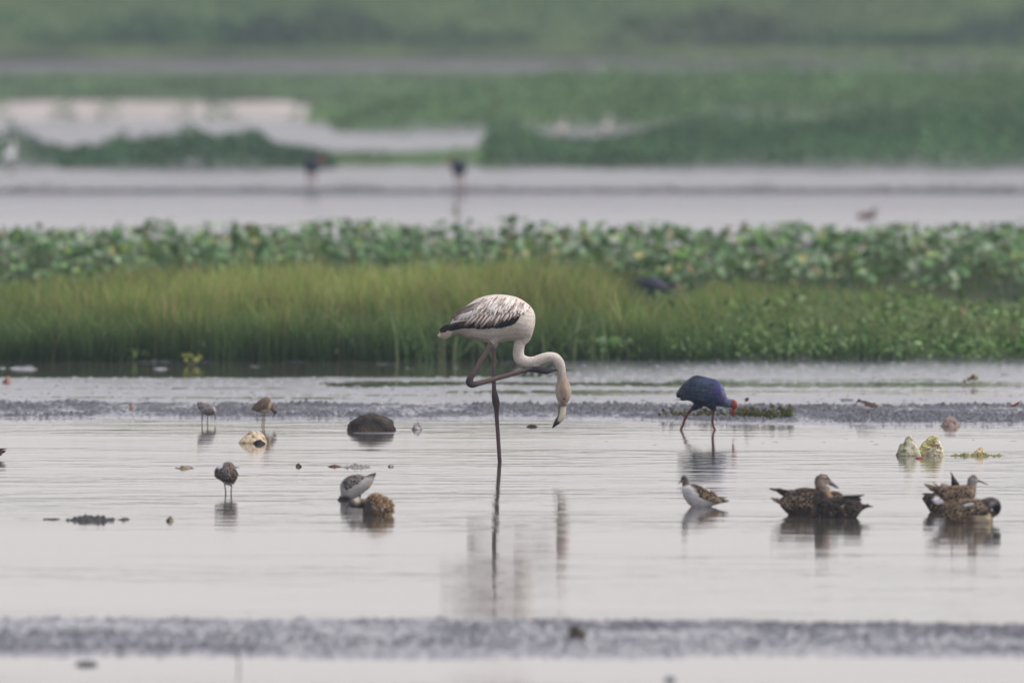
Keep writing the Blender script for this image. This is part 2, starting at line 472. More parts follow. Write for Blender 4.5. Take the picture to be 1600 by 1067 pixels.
tag(link('tall_grass', mesh_np('tall_grass', V, F, K, False), M_grass), 'tall green marsh grass with yellowish tops on the bank', 'grass', kind='stuff')

# --- low broad-leaved herbs on the right and along the foot of the grass
def herb_bank():
    r = np.random.default_rng(31)
    n = 42000
    Y = 136.3 + 13.0 * r.random(n) ** 1.4
    X = (r.random(n) - 0.5) * 14.0 + 3.0
    px = 800 + X / Y * FPX
    keep = r.random(n) < (0.03 + 0.97 * sstep(880, 1120, px) + 0.40 * (Y < 137.6) * sstep(420, 640, px))
    keep &= (Y < 139.5) | (r.random(n) < 0.45)
    fr = 136.25 + (fbm(X * 0.5, Y * 0, 55) - 0.5) * 1.0 + (vn(X * 3, Y * 0, 79) - 0.5) * 0.6
    keep &= Y > fr
    X, Y, px = X[keep], Y[keep], px[keep]; n = len(X)
    top = (0.12 + 0.15 * sstep(0, 3.5, Y - 136.3)) * (0.6 + 0.8 * fbm(X * 1.7, Y * 0.8, 81)) * (1 - 0.35 * sstep(1350, 1700, px))
    Z = top * (0.15 + 0.95 * r.random(n) ** 0.6)
    col = pick(r, n, [(84, 122, 58), (100, 138, 66), (68, 102, 54), (136, 164, 112), (112, 138, 68)])
    low = sstep(0.02, 1.8, Y - fr[keep])[:, None]
    V1 = cards(np.stack([X, Y, Z], 1), 0.045 + 0.028 * (r.random(n) < 0.3), col, 0.35, 0.62, 32)
    # wiry stems and fine grass among them
    m = 44000
    Y2 = 137.2 + 12.5 * r.random(m); X2 = (r.random(m) - 0.5) * 14.0 + 3.0
    p2 = 800 + X2 / Y2 * FPX
    k2 = (r.random(m) < sstep(900, 1100, p2)) & (r.random(m) < 1 - 0.45 * sstep(1300, 1600, p2))
    X2, Y2, p2 = X2[k2], Y2[k2], p2[k2]; m = len(X2)
    H2 = (0.19 + 0.15 * r.random(m)) * (0.6 + 0.8 * fbm(X2 * 1.2, Y2 * 0.6, 83)) * (1 - 0.3 * sstep(1350, 1700, p2))
    V2 = grass_blades(X2, Y2, np.zeros(m), H2, 0.004, pick(r, m, [(66, 90, 50), (74, 96, 54)]), pick(r, m, [(138, 152, 88), (122, 144, 78), (152, 154, 110)]), 34, 0.4)
    return join(V1, V2)
V, F, K = herb_bank()
tag(link('bank_herbs', mesh_np('bank_herbs', V, F, K, False), M_leaf), 'low leafy green herbs at the water edge right of the grass', 'herbs', kind='stuff')

# --- lotus bed behind the grass
def leaf_mesh(name, col, seed):
    r = np.random.default_rng(seed)
    k = 12
    a = np.arange(k) / k * 2 * np.pi
    ph = r.random(3) * 6.28
    rad = 1 + 0.07 * np.sin(2 * a + ph[0]) + 0.05 * np.sin(3 * a + ph[1])
    z1 = 0.16 + 0.10 * np.sin(2 * a + ph[2]) + 0.06 * np.sin(3 * a + ph[0])
    V = [(0, 0, 0)] + [(0.55 * rad[i] * math.cos(a[i]), 0.55 * rad[i] * math.sin(a[i]), 0.05 + 0.3 * (z1[i] - 0.16)) for i in range(k)] + \
        [(rad[i] * math.cos(a[i]), rad[i] * math.sin(a[i]), z1[i]) for i in range(k)]
    F = []
    for i in range(k):
        j = (i + 1) % k
        F.append((0, 1 + i, 1 + j)); F.append((1 + i, 1 + k + i, 1 + k + j)); F.append((1 + i, 1 + k + j, 1 + j))
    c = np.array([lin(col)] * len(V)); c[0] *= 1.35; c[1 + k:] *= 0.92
    return np.array(V), np.array(F), c

LEAFCOL = [(102, 140, 90), (86, 126, 68), (128, 154, 116), (70, 106, 56), (98, 138, 60), (150, 168, 138), (122, 148, 72), (138, 118, 84), (70, 106, 70), (160, 158, 96)]
LEAFW = np.array([.16, .16, .13, .14, .12, .07, .08, .045, .07, .025]); LEAFW = LEAFW / LEAFW.sum()
protos = [leaf_mesh('leaf', c, 100 + i) for i, c in enumerate(LEAFCOL)]
proto_me = [mesh_np('leaf', *p) for p in protos]
for me in proto_me:
    me.materials.append(M_lotus)
def lotus_bed():
    root = empty('lotus_bed', (0, 168, 0))
    tag(root, 'bed of grey-green lotus leaves standing behind the grass', 'lotus bed')
    r = np.random.default_rng(41)
    n = 19000
    Y = 156 + 24 * r.random(n); X = (r.random(n) - 0.5) * 24
    px = 800 + X / Y * FPX
    fr = 157.5 + 1.6 * sstep(1050, 1300, px) + (fbm(X * 0.8, Y * 0, 85) - 0.5) * 2.0
    bk = 176 + (fbm(X * 0.9, Y * 0, 87) - 0.5) * 8 - 5.0 * (1 - sstep(-100, 160, px))
    k = (Y > fr) & (Y < bk)
    X, Y, px = X[k], Y[k], px[k]; n = len(X)
    top = 0.36 + 0.13 * fbm(X * 1.5, Y * 0.35, 89) + 0.07 * (vn(X * 3.3, Y * 0.5, 91) - 0.5)
    top = top * (0.55 + 0.45 * sstep(fr[k], fr[k] + 3.5, Y))
    Z = top * (0.30 + 0.78 * r.random(n) ** 0.8)
    kind = r.choice(len(LEAFCOL), n, p=LEAFW)
    rad = 0.021 + 0.036 * r.random(n) ** 1.6
    tx = r.normal(0.0, 0.5, n) + 0.45; ty = r.normal(0.0, 0.45, n); tz = r.random(n) * 6.28   # most tip toward the open water
    px_ok = (px > -20) & (px < 1620)
    show = (Z / top) + 0.8 * rad / 0.06 - 0.05 * (Y - 157) + 10 * px_ok
    order = np.argsort(-show)
    single = set(order[:300].tolist())
    for i in order[:300]:
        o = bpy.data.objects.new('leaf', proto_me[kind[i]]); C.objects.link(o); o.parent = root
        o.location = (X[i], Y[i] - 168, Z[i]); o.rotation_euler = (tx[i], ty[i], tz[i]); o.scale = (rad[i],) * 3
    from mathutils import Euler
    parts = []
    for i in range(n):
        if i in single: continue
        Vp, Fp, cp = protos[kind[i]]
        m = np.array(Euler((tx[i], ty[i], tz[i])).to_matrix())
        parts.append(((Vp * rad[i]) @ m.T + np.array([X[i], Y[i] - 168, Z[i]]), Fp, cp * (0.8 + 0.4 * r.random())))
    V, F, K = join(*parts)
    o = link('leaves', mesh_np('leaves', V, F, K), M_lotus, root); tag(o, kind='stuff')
    # stalks
    bx = X; H = Z
    V, F, K = grass_blades(X, Y - 168, np.zeros(n), Z, np.full(n, 0.006), pick(r, n, [(70, 88, 52), (84, 92, 58)]), pick(r, n, [(92, 112, 66), (84, 104, 62)]), 44, 0.02)
    o = link('stalks', mesh_np('stalks', V, F, K, False), M_leaf, root); tag(o, kind='stuff')
    return root
lotus_bed()

# --- far vegetation
def clump(name, label, cat, px0, px1, d0, d1, topf, n, size, cols, seed, edge=40, wts=None, yf=None):
    r = np.random.default_rng(seed)
    Y = d0 + (d1 - d0) * r.random(n)
    p = px0 + (px1 - px0) * r.random(n)
    X = (p - 800) / FPX * Y
    wl = fbm(p * 0.012, Y * 0.1, seed)
    fr = d0 + (d1 - d0) * 0.18 * fbm(p * 0.03, Y * 0, seed + 3)
    top = topf(p) * (0.55 + 0.9 * fbm(X * 1.1, Y * 0.2, seed + 1, 2)) * (0.55 + 0.45 * sstep(fr, fr + (d1 - d0) * 0.2, Y))
    top *= sstep(px0, px0 + edge, p) * (1 - sstep(px1 - edge, px1, p)) if edge else 1
    if yf is not None: top = top * yf(Y)
    k = (Y > fr) & (top > 0.03)
    X, Y, top = X[k], Y[k], top[k]; m = len(X)
    Z = top * (0.02 + 0.98 * r.random(m) ** 0.65)
    V, F, K = cards(np.stack([X, Y, Z], 1), size, pick(r, m, cols, wts) * (0.35 + 1.3 * fbm(X * 0.9, Y * 0.14, seed + 7, 2))[:, None], 0.4, 0.55, seed + 5)
    return tag(link(name, mesh_np(name, V, F, K, False), M_leaf), label, cat, kind='stuff')

GD = [(58, 92, 62), (66, 104, 66), (76, 112, 70), (50, 82, 58)]
GL = [(98, 134, 80), (112, 144, 90), (92, 128, 82), (124, 150, 98)]  # lightened and greyed so the colour carries some of the distance haze
itp = lambda xs, ys: (lambda p: np.interp(p, xs, ys))
clump('marsh_thicket', 'dense dark green thicket on the left islet across the water', 'thicket', 85, 530, 254.5, 264, itp([95, 130, 150, 190, 215, 260, 300, 340, 400, 430, 520], [.14, .24, .20, .44, .34, .42, .52, .40, .44, .24, .12]), 10000, 0.075, GD, 201, 25)
clump('marsh_thicket', 'small dark thicket at the far left beyond the water', 'thicket', -500, 125, 256.5, 266, itp([-500, 0, 20, 60, 100, 130], [.5, .36, .48, .26, .2, .14]), 6500, 0.075, GD, 211, 20)
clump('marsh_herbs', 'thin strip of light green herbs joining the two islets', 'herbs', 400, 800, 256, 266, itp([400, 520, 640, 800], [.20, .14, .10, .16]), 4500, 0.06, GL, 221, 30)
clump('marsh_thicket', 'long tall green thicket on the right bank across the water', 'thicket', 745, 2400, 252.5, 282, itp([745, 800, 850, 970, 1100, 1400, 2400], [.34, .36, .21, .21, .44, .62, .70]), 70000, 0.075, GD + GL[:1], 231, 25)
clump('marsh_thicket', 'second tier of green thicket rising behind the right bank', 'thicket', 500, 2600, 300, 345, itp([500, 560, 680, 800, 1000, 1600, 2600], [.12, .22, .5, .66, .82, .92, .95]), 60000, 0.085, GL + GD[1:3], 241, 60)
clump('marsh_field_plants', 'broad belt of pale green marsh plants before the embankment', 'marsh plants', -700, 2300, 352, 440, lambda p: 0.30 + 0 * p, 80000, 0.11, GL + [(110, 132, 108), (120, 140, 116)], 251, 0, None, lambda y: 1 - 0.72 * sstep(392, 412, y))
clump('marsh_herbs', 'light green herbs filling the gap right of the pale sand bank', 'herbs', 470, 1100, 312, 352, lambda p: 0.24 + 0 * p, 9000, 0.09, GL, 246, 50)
clump('bund_scrub', 'dark scrub along the foot of the distant embankment', 'scrub', -600, 2200, 484, 489, lambda p: 0.15 + 0.9 * np.clip(fbm(p * 0.0045, p * 0, 67, 3) - 0.42, 0, 1) * 3.4, 34000, 0.13, [(44, 70, 52), (54, 84, 58), (48, 72, 58)], 261, 0)

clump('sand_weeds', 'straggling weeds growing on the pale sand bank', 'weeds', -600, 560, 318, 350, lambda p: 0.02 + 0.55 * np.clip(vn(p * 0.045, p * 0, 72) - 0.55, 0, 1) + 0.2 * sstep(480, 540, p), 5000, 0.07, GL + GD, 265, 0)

def bund_plants():
    r = np.random.default_rng(271)
    n = 60000
    Y = 485 + 16 * r.random(n); X = (r.random(n) - 0.5) * 60
    m = fbm(X * 0.22 + Y * 0.10, Y * 0.16, 68, 3)
    Z = bund_h(X, Y) - 0.02
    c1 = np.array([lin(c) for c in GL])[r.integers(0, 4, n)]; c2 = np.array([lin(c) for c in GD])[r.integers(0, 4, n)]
    br = np.array([lin((128, 116, 92))])
    t = sstep(0.42, 0.58, m)[:, None]
    q = 0.4 * sstep(0.60, 0.70, fbm(X * 0.12 - Y * 0.1, Y * 0.09, 69, 3))[:, None]
    col = (c1 * t + c2 * (1 - t)) * (1 - 0.7 * q) + br * 0.7 * q
    H = 0.10 + 0.22 * r.random(n) * (1.3 - t[:, 0])
    V, F, K = cards(np.stack([X, Y, Z], 1), H, col, 0.6, 0.6, 272)
    tag(link('bund_grass', mesh_np('bund_grass', V, F, K, False), M_leaf), 'rough grass covering the distant embankment slope', 'grass', kind='stuff')
bund_plants()

def thin_bar_plants():
    r = np.random.default_rng(281)
    n = 9000
    X = (r.random(n) - 0.5) * 30
    c = 229 + (fbm(X * 0.12, X * 0, 57) - 0.5) * 3
    Y = c + r.normal(0, 0.6, n)
    H = 0.03 + 0.10 * np.clip(fbm(X * 2.2, X * 0, 70, 3) - 0.42, 0, 1) * 3
    V, F, K = cards(np.stack([X, Y, np.full(n, 0.03) + H * r.random(n) * 0.6], 1), 0.03 + 0 * X, pick(r, n, [(76, 84, 62), (88, 96, 66), (70, 70, 62)]), 0.6, 0.5, 282)
    tag(link('bar_weeds', mesh_np('bar_weeds', V, F, K, False), M_leaf), 'low weeds along the thin mud strip across the water', 'weeds', kind='stuff')
thin_bar_plants()

# ---------------------------------------------------------------- birds
def spline(P, sub=5):
    P = np.asarray(P, float)
    if len(P) < 3:
        t = np.linspace(0, 1, sub * (len(P) - 1) + 1)
        return P[0] * (1 - t[:, None]) + P[-1] * t[:, None]
    out = []
    Q = np.vstack([2 * P[0] - P[1], P, 2 * P[-1] - P[-2]])
    for i in range(1, len(Q) - 2):
        p0, p1, p2, p3 = Q[i - 1:i + 3]
        for t in np.arange(sub) / sub:
            out.append(0.5 * (2 * p1 + (p2 - p0) * t + (2 * p0 - 5 * p1 + 4 * p2 - p3) * t * t + (3 * p1 - p0 - 3 * p2 + p3) * t ** 3))
    out.append(P[-1])
    return np.array(out)

class Loft:
    """a smooth tapering tube; points are (x, y, rv, rd, dep, r, g, b) in tracing units: x right, y down, dep toward the lens"""
    def __init__(self, pts, upright=False, sub=5, seg=16):
        S = spline(pts, sub)
        S[:, 2:4] = np.maximum(S[:, 2:4], 0.25)
        self.S = S
        n = len(S)
        T = np.gradient(S[:, :2], axis=0)
        if upright:
            T = np.tile([1.0, 0.0], (n, 1))
        T /= np.linalg.norm(T, axis=1, keepdims=True) + 1e-9
        N = np.stack([-T[:, 1], T[:, 0]], 1)
        a = np.arange(seg) / seg * 2 * np.pi
        ca, sa = np.cos(a), np.sin(a)
        V = np.zeros((n, seg, 3))
        V[..., 0] = S[:, 0, None] + N[:, 0, None] * S[:, 2, None] * ca
        V[..., 1] = S[:, 1, None] + N[:, 1, None] * S[:, 2, None] * ca
        V[..., 2] = S[:, 4, None] + S[:, 3, None] * sa
        self.V = V.reshape(-1, 3)
        F = []
        for i in range(n - 1):
            for j in range(seg):
                k = (j + 1) % seg
                F.append((i * seg + j, i * seg + k, (i + 1) * seg + k)); F.append((i * seg + j, (i + 1) * seg + k, (i + 1) * seg + j))
        b = len(self.V)
        self.V = np.vstack([self.V, [[S[0, 0], S[0, 1], S[0, 4]], [S[-1, 0], S[-1, 1], S[-1, 4]]]])
        for j in range(seg):
            k = (j + 1) % seg
            F.append((b, k, j)); F.append((b + 1, (n - 1) * seg + j, (n - 1) * seg + k))
        self.F = np.array(F)
        self.C = np.vstack([np.repeat(S[:, 5:8], seg, axis=0), S[:1, 5:8], S[-1:, 5:8]])

def body_pts(rows, dmax, col, dep=0.0, prof=None, z=(0, 0, 1)):
    """outline rows (x, top, bottom) -> upright loft points; depth follows height unless given"""
    out = []
    ox, oy, sc = z
    rows = [(ox + a / sc, oy + b / sc, oy + c / sc) for a, b, c in rows]
    hm = max(c - b for _, b, c in rows) / 2
    for i, (x, t, b) in enumerate(rows):
        rv = (b - t) / 2
        rd = dmax * (rv / hm) ** 0.8 if prof is None else dmax * prof[i]
        out.append((x, (t + b) / 2, rv, rd, dep, *(col if not callable(col) else col(x))))
    return out

def tube_pts(rows, col, z=(0, 0, 1), k=1.0, dep=0.0):
    """rows (x, y, r[, dep[, colour]]) -> loft points"""
    ox, oy, sc = z
    out = []
    for q in rows:
        d = q[3] if len(q) > 3 else dep
        c = q[4] if len(q) > 4 else col
        out.append((ox + q[0] / sc, oy + q[1] / sc, q[2] / sc, q[2] / sc * k, d, *c))
    return out

class Bird:
    def __init__(self, name, label, cat, ax, ay, group=None, d=None):
        self.ax, self.ay = ax, ay
        if d is None:
            x, d = gpt(ax, ay)
        else:
            x = X_at(ax, d)
        self.s = FPX / d
        self.root = empty(name, (x, d, 0.0))
        tag(self.root, label, cat, group)
        self.bvh = None
    def loc(self, V):
        V = np.asarray(V, float)
        return np.stack([(V[:, 0] - self.ax) / self.s, -V[:, 2] / self.s, (self.ay - V[:, 1]) / self.s], 1)
    def body(self, lofts, vox=0.7, paint=(), mat=None, smooth=3, name='body', mottle=0.0):
        off = 0; Vs = []; Fs = []
        for L in lofts:
            Vs.append(L.V); Fs.append(L.F + off); off += len(L.V)
        me = mesh_np('tmp', np.concatenate(Vs), np.concatenate(Fs))
        ob = bpy.data.objects.new('tmp', me); C.objects.link(ob)
        md = ob.modifiers.new('r', 'REMESH'); md.mode = 'VOXEL'; md.voxel_size = vox
        dg = bpy.context.evaluated_depsgraph_get()
        m2 = bpy.data.meshes.new_from_object(ob.evaluated_get(dg))
        bpy.data.objects.remove(ob); bpy.data.meshes.remove(me)
        n = len(m2.vertices)
        V = np.zeros(n * 3, np.float32); m2.vertices.foreach_get('co', V); V = V.reshape(-1, 3).astype(float)
        E = np.zeros(len(m2.edges) * 2, np.int32); m2.edges.foreach_get('vertices', E); E = E.reshape(-1, 2)
        deg = np.bincount(E.ravel(), minlength=n)[:, None].clip(1)
        for it in range(smooth * 2):
            A = np.zeros_like(V)
            np.add.at(A, E[:, 0], V[E[:, 1]]); np.add.at(A, E[:, 1], V[E[:, 0]])
            lam = 0.5 if it % 2 == 0 else -0.52
            V = V + lam * (A / deg - V)
        # colours: each vertex takes the colour of the tube it grew from
        best = np.full(n, 1e9); Cc = np.zeros((n, 3))
        for L in lofts:
            S = L.S
            for a in range(0, n, 8000):
                v = V[a:a + 8000]
                d2 = np.sqrt(((v[:, None, 0] - S[None, :, 0]) ** 2 + (v[:, None, 1] - S[None, :, 1]) ** 2) / S[None, :, 2] ** 2 + (v[:, None, 2] - S[None, :, 4]) ** 2 / S[None, :, 3] ** 2)
                j = d2.argmin(1); dm = d2[np.arange(len(v)), j]
                b = dm < best[a:a + 8000]
                idx = np.nonzero(b)[0]
                best[a + idx] = dm[idx]; Cc[a + idx] = lin(np.clip(S[j[idx], 5:8], 0, 255))
        for p in paint:
            x, y, rx, ry, ang, c = p[:6]
            soft = p[6] if len(p) > 6 else 0.4
            amt = p[7] if len(p) > 7 else 1.0
            side = p[8] if len(p) > 8 else 0
            ca, sa = math.cos(R(ang)), math.sin(R(ang))
            u = ((V[:, 0] - x) * ca + (V[:, 1] - y) * sa) / rx
            w_ = (-(V[:, 0] - x) * sa + (V[:, 1] - y) * ca) / ry
            q = (1 - sstep(1 - soft, 1 + soft, np.hypot(u, w_))) * amt
            if side: q = q * sstep(-1, 1, V[:, 2] * side)
            Cc = Cc * (1 - q[:, None]) + lin(c) * q[:, None]
        if mottle:
            f = fbm(V[:, 0] * 0.35 + V[:, 2] * 0.2, V[:, 1] * 0.5 + V[:, 2] * 0.1, 90, 3)
            Cc = Cc * (1 + mottle * (f - 0.5) * 2)[:, None]
        Vw = self.loc(V)
        m2.vertices.foreach_set('co', Vw.astype(np.float32).ravel())
        m2.polygons.foreach_set('use_smooth', np.ones(len(m2.polygons), bool))
        m2.update()
        for a in list(m2.color_attributes): m2.color_attributes.remove(a)
        set_col(m2, Cc)
        m2.materials.clear()
        m2.name = name
        o = link(name, m2, mat or M_plume, self.root)
        # surface lookup in tracing units
        F = [tuple(p.vertices) for p in m2.polygons]
        self.bvh = BVHTree.FromPolygons([tuple(v) for v in V], F)
        # tracing frame is mirrored with respect to the world frame: turn the faces outward
        m2.flip_normals()
        return o
    def part(self, name, lofts, mat=None, smooth=True):
        off = 0; Vs = []; Fs = []; Cs = []
        for L in lofts:
            Vs.append(L.V); Fs.append(L.F[:, ::-1] + off); off += len(L.V); Cs.append(lin(np.clip(L.C, 0, 255)))
        me = mesh_np(name, self.loc(np.concatenate(Vs)), np.concatenate(Fs), np.concatenate(Cs))
        return link(name, me, mat or M_horn, self.root)
    def surf(self, x, y, side):
        h = self.bvh.ray_cast(Vector((x, y, 200.0 * side)), Vector((0, 0, -side)))
        return None if h[0] is None else h[0].z
    def eye(self, x, y, r, c=(15, 12, 10)):
        for side in (1, -1):
            z = self.surf(x, y, side)
            if z is None: continue
            L = Loft([(x - r, y, 0.05, 0.05, z, *c), (x - r * .6, y, r * .8, r * .6, z, *c), (x, y, r, r * .8, z, *c), (x + r * .6, y, r * .8, r * .6, z, *c), (x + r, y, 0.05, 0.05, z, *c)], True, 2, 8)
            self.part('eye', [L], M_eye)
    def feathers(self, name, fl, sides=(1, -1), lift=(0.15, 1.0), mat=None, scallop=True):
        """fl: (bx, by, tx, ty, width, centre, edge, tip[, base lift]) laid like shingles over the body"""
        for side in sides:
            Vs = []; Cs = []; Fs = []; off = 0
            prev = 0.0
            for q in fl:
                bx, by, tx, ty, wd, cc, ce, ct = q[:8]
                ex = q[8] if len(q) > 8 else 0.0
                n = 6
                tt = np.linspace(0, 1, n)
                prof = np.array([0.55, 0.85, 1.0, 1.0, 0.8, 0.22])
                dx, dy_ = tx - bx, ty - by
                ln = math.hypot(dx, dy_) + 1e-6
                nx, ny = -dy_ / ln, dx / ln
                zs = []
                for t in tt:
                    z = self.surf(bx + dx * t, by + dy_ * t, side)
                    zs.append(z)
                good = [z for z in zs if z is not None]
                if not good: continue
                last = good[0]
                for i in range(n):
                    if zs[i] is None: zs[i] = last * 0.9 if i else last
                    last = zs[i]
                zs = np.array(zs)
                for i, t in enumerate(tt):
                    z = zs[i] + side * (lift[0] + ex + (lift[1] - lift[0]) * t)
                    hw = wd * prof[i] * 0.5
                    px_, py_ = bx + dx * t, by + dy_ * t
                    if scallop:
                        col_c = lin(cc) if t < 0.75 else lin(ce); col_e = lin(ce)
                    else:
                        k = t ** 2
                        col_c = lin(cc) * (1 - k) + lin(ct) * k
                        col_e = lin(ce) * (1 - k * 0.5) + lin(ct) * k * 0.5
                    for q_, dz in ((1, -.15), (.62, .12), (0, .25), (-.62, .12), (-1, -.15)):
                        Vs.append((px_ + nx * hw * q_, py_ + ny * hw * q_, z + side * dz))
                        Cs.append(col_e if abs(q_) == 1 else col_c)
                for i in range(n - 1):
                    for e in range(4):
                        b = off + i * 5 + e
                        Fs.append((b, b + 1, b + 6, b + 5))
                off += n * 5
            if Vs:
                link(name, mesh_np(name, self.loc(np.array(Vs)), np.array(Fs), np.array(Cs)), mat or M_feather, self.root)

def shingle(quad, nu, nv, length, width, cols, seed=1, jit=0.25, droop=0.0, z=(0, 0, 1)):
    """feathers over a patch: quad = front-top, front-bottom, rear-bottom, rear-top; they point to the rear"""
    r = random.Random(seed)
    ox, oy, sc = z
    ft, fb, rb, rt = [np.array([ox + p[0] / sc, oy + p[1] / sc]) for p in quad]
    out = []
    for i in range(nu):
        for j in range(nv):
            u = (i + 0.5 * (j % 2) + r.uniform(-jit, jit)) / nu
            v = (j + 0.5 + r.uniform(-jit, jit)) / nv
            u = min(max(u, 0), 1)
            p = (ft * (1 - v) + fb * v) * (1 - u) + (rt * (1 - v) + rb * v) * u
            d = ((rt - ft) * (1 - v) + (rb - fb) * v)
            d = d / (np.linalg.norm(d) + 1e-6)
            d = d + np.array([0, droop]) + np.array([r.uniform(-.12, .12), r.uniform(-.12, .12)])
            L = length * r.uniform(0.8, 1.2) * (0.8 + 0.5 * u)
            k = cols[r.randrange(len(cols))]
            q = p + d * L
            out.append((p[0], p[1], q[0], q[1], width * r.uniform(0.85, 1.15), *k))
    return out

# ---- flamingo
def flamingo():
    b = Bird('flamingo', 'tall pale young flamingo standing on one leg, scratching with the other', 'flamingo', 780, 722)
    Z1 = (660, 440, 3.5577)
    white = (214, 206, 196); cream = (200, 191, 181); pink = (122, 106, 102); dk = (72, 64, 66); mid = (112, 96, 94)
    rows = [(683.5, 523.5, 525.5), (687, 520, 528), (693, 515.5, 528.5), (702, 507, 527), (715, 490, 524), (730, 477, 528), (745, 467, 532), (760, 462, 535), (775, 460, 535.5), (790, 460.5, 534), (805, 463.5, 532), (815, 468, 532.5), (824, 474, 531), (830, 480, 526), (834, 486, 515), (836.3, 493, 505)]
    body = Loft(body_pts(rows, 30, white, prof=[.06, .14, .26, .44, .68, .84, .95, 1, 1, 1, .94, .86, .72, .56, .4, .2]), True, 4, 22)
    breast = Loft(tube_pts([(585, 170, 40), (576, 215, 48), (569, 265, 49), (555, 308, 46), (541, 340, 33), (534, 382, 31), (535, 408, 32), (545, 432, 33), (580, 447, 32), (620, 446, 31), (660, 433, 31), (700, 421, 30), (738, 426, 29), (762, 455, 28), (772, 495, 26, 0, (206, 198, 190)), (776, 530, 27, 0, (184, 175, 167)), (780, 560, 35, 0, (182, 172, 162)), (783, 600, 45, 0, (186, 174, 161)), (783, 640, 40, 0, (186, 175, 162)), (780, 668, 28, 0, (178, 166, 155)), (779, 690, 22, 0, (120, 108, 100))], white, Z1, 0.85), False, 5, 18)
    thigh = Loft(tube_pts([(430, 250, 40, 9), (410, 300, 36, 10), (392, 335, 20, 10), (380, 352, 14, 10, pink)], cream, Z1, 0.9))
    thigh2 = Loft(tube_pts([(430, 270, 38, -8), (412, 320, 26, -7), (401, 352, 16, -6), (398, 372, 12, -5, pink)], cream, Z1, 0.9))
    leg = Loft(tube_pts([(400, 340, 13, -6, pink), (398, 400, 12, -5, pink), (398, 470, 11.5, -4, (116, 102, 99)), (397, 540, 11.5, -4, (112, 96, 94)), (399, 600, 13, -4, (92, 80, 82)), (404, 640, 19, -4, dk), (409, 675, 21, -4, dk), (412, 705, 15, -4, dk), (413, 750, 12, -4, (86, 74, 76)), (420, 850, 11.5, -4, (100, 84, 84)), (427, 960, 11.5, -4, (92, 78, 78)), (432, 1040, 11, -4, dk), (436, 1180, 11, -4, dk)], dk, Z1, 0.95))
    leg2 = Loft(tube_pts([(388, 335, 18, 10, pink), (365, 375, 15, 12, pink), (330, 430, 14, 14, pink), (296, 488, 13.5, 15, mid), (270, 530, 17, 16, (88, 74, 76)), (260, 556, 20, 16, dk), (276, 570, 19, 16, dk), (310, 564, 15, 15, mid), (370, 548, 14, 14, (126, 106, 102)), (450, 526, 13, 13, mid), (530, 503, 12.5, 11, mid), (590, 489, 13, 10, (84, 74, 78)), (625, 486, 18, 9, (58, 54, 60)), (660, 490, 19, 9, (62, 58, 64)), (692, 497, 17, 9, (62, 58, 64)), (718, 494, 10, 8, (64, 60, 64)), (735, 491, 6, 7, (56, 52, 58)), (751, 490, 4.5, 6, (60, 56, 60))], mid, Z1, 0.95), sub=4)
    toe = Loft(tube_pts([(625, 480, 10, 7, dk), (650, 478, 10, 5, dk), (690, 486, 8, 4, dk), (722, 488, 6, 4, dk), (745, 492, 3.5, 3, dk)], dk, Z1, 0.9))
    head_dark = (120, 96, 86)
    paint = [(880.5, 612, 5, 22, -8, (150, 122, 104), 0.6, 0.7), (887, 590, 5, 16, -10, (168, 138, 118), .6, .6), (880, 632, 7, 3, 60, head_dark, 0.5, 0.8), (876, 575, 4, 18, 0, (172, 158, 148), 0.6, 0.5), (712, 521, 22, 6, -12, (170, 158, 150), 0.5, 0.6), (740, 529, 16, 4, 5, (176, 166, 160), .6, .6), (752, 515.5, 8, 2.2, 0, (214, 182, 174), 0.5, 0.7), (800, 520, 22, 12, -10, (196, 186, 174), .7, .6), (815, 556, 14, 5, 40, (186, 178, 170), .7, .5), (846, 562, 22, 4, -12, (190, 182, 174), .7, .5)]  # grey-brown neck and face marks; the belly patches paint in its shading
    b.body([body, breast, thigh, thigh2, leg, leg2, toe], 0.85, paint, smooth=3, mottle=0.16)
    Lb = tube_pts([(779, 680, 22, 0, (150, 138, 126)), (778, 700, 21.5, 0, (196, 188, 172)), (776, 725, 22, 0, (204, 198, 180)), (770, 748, 22, 0, (206, 200, 178)), (758, 768, 19, 0, (196, 188, 168)), (748, 780, 16, 0, (52, 46, 48)), (738, 793, 11, 0, (28, 26, 28)), (726, 809, 4, 0, (24, 22, 24)), (722, 814, 1, 0, (24, 22, 24))], white, Z1, 0.62)
    bill = b.part('bill', [Loft(Lb, sub=5, seg=14)])
    grey = Loft(tube_pts([(765, 684, 10, 0, (92, 84, 80)), (762, 705, 9, 0, (120, 114, 108)), (761, 730, 8, 0, (128, 124, 116)), (755, 752, 8, 0, (120, 112, 102)), (744, 772, 8, 0, (40, 36, 36)), (730, 798, 4, 0, (26, 24, 26))], dk, Z1, 1.6))
    b.part('upper_bill', [grey])
    b.eye(881.5, 622.5, 1.6, (60, 40, 30))
    # wing: white coverts with brown tips over black flight feathers, brown streaked scapulars above
    fl = []
    r = random.Random(5)
    BLK = (30, 26, 27); BRN = (84, 52, 36); W = (240, 235, 230); WG = (222, 214, 208); TAN = (150, 122, 104); GR = (128, 108, 98)
    # flight feathers along the lower edge
    for i in range(34):
        u = i / 33
        x = 812 - 84 * u
        y = np.interp(x, [728, 745, 770, 790, 812], [503, 502, 502, 499, 492]) + r.uniform(-1, 1)
        L = 12 + 15 * u
        yt = np.interp(x - L, [690, 700, 722, 745, 783, 800, 812], [519, 516, 512.5, 513, 512.5, 506, 498]) + r.uniform(-1.2, .6)
        fl.append((x, y, x - L * 0.92, yt, 4.6, BLK, (44, 38, 38), BLK, 0.1))
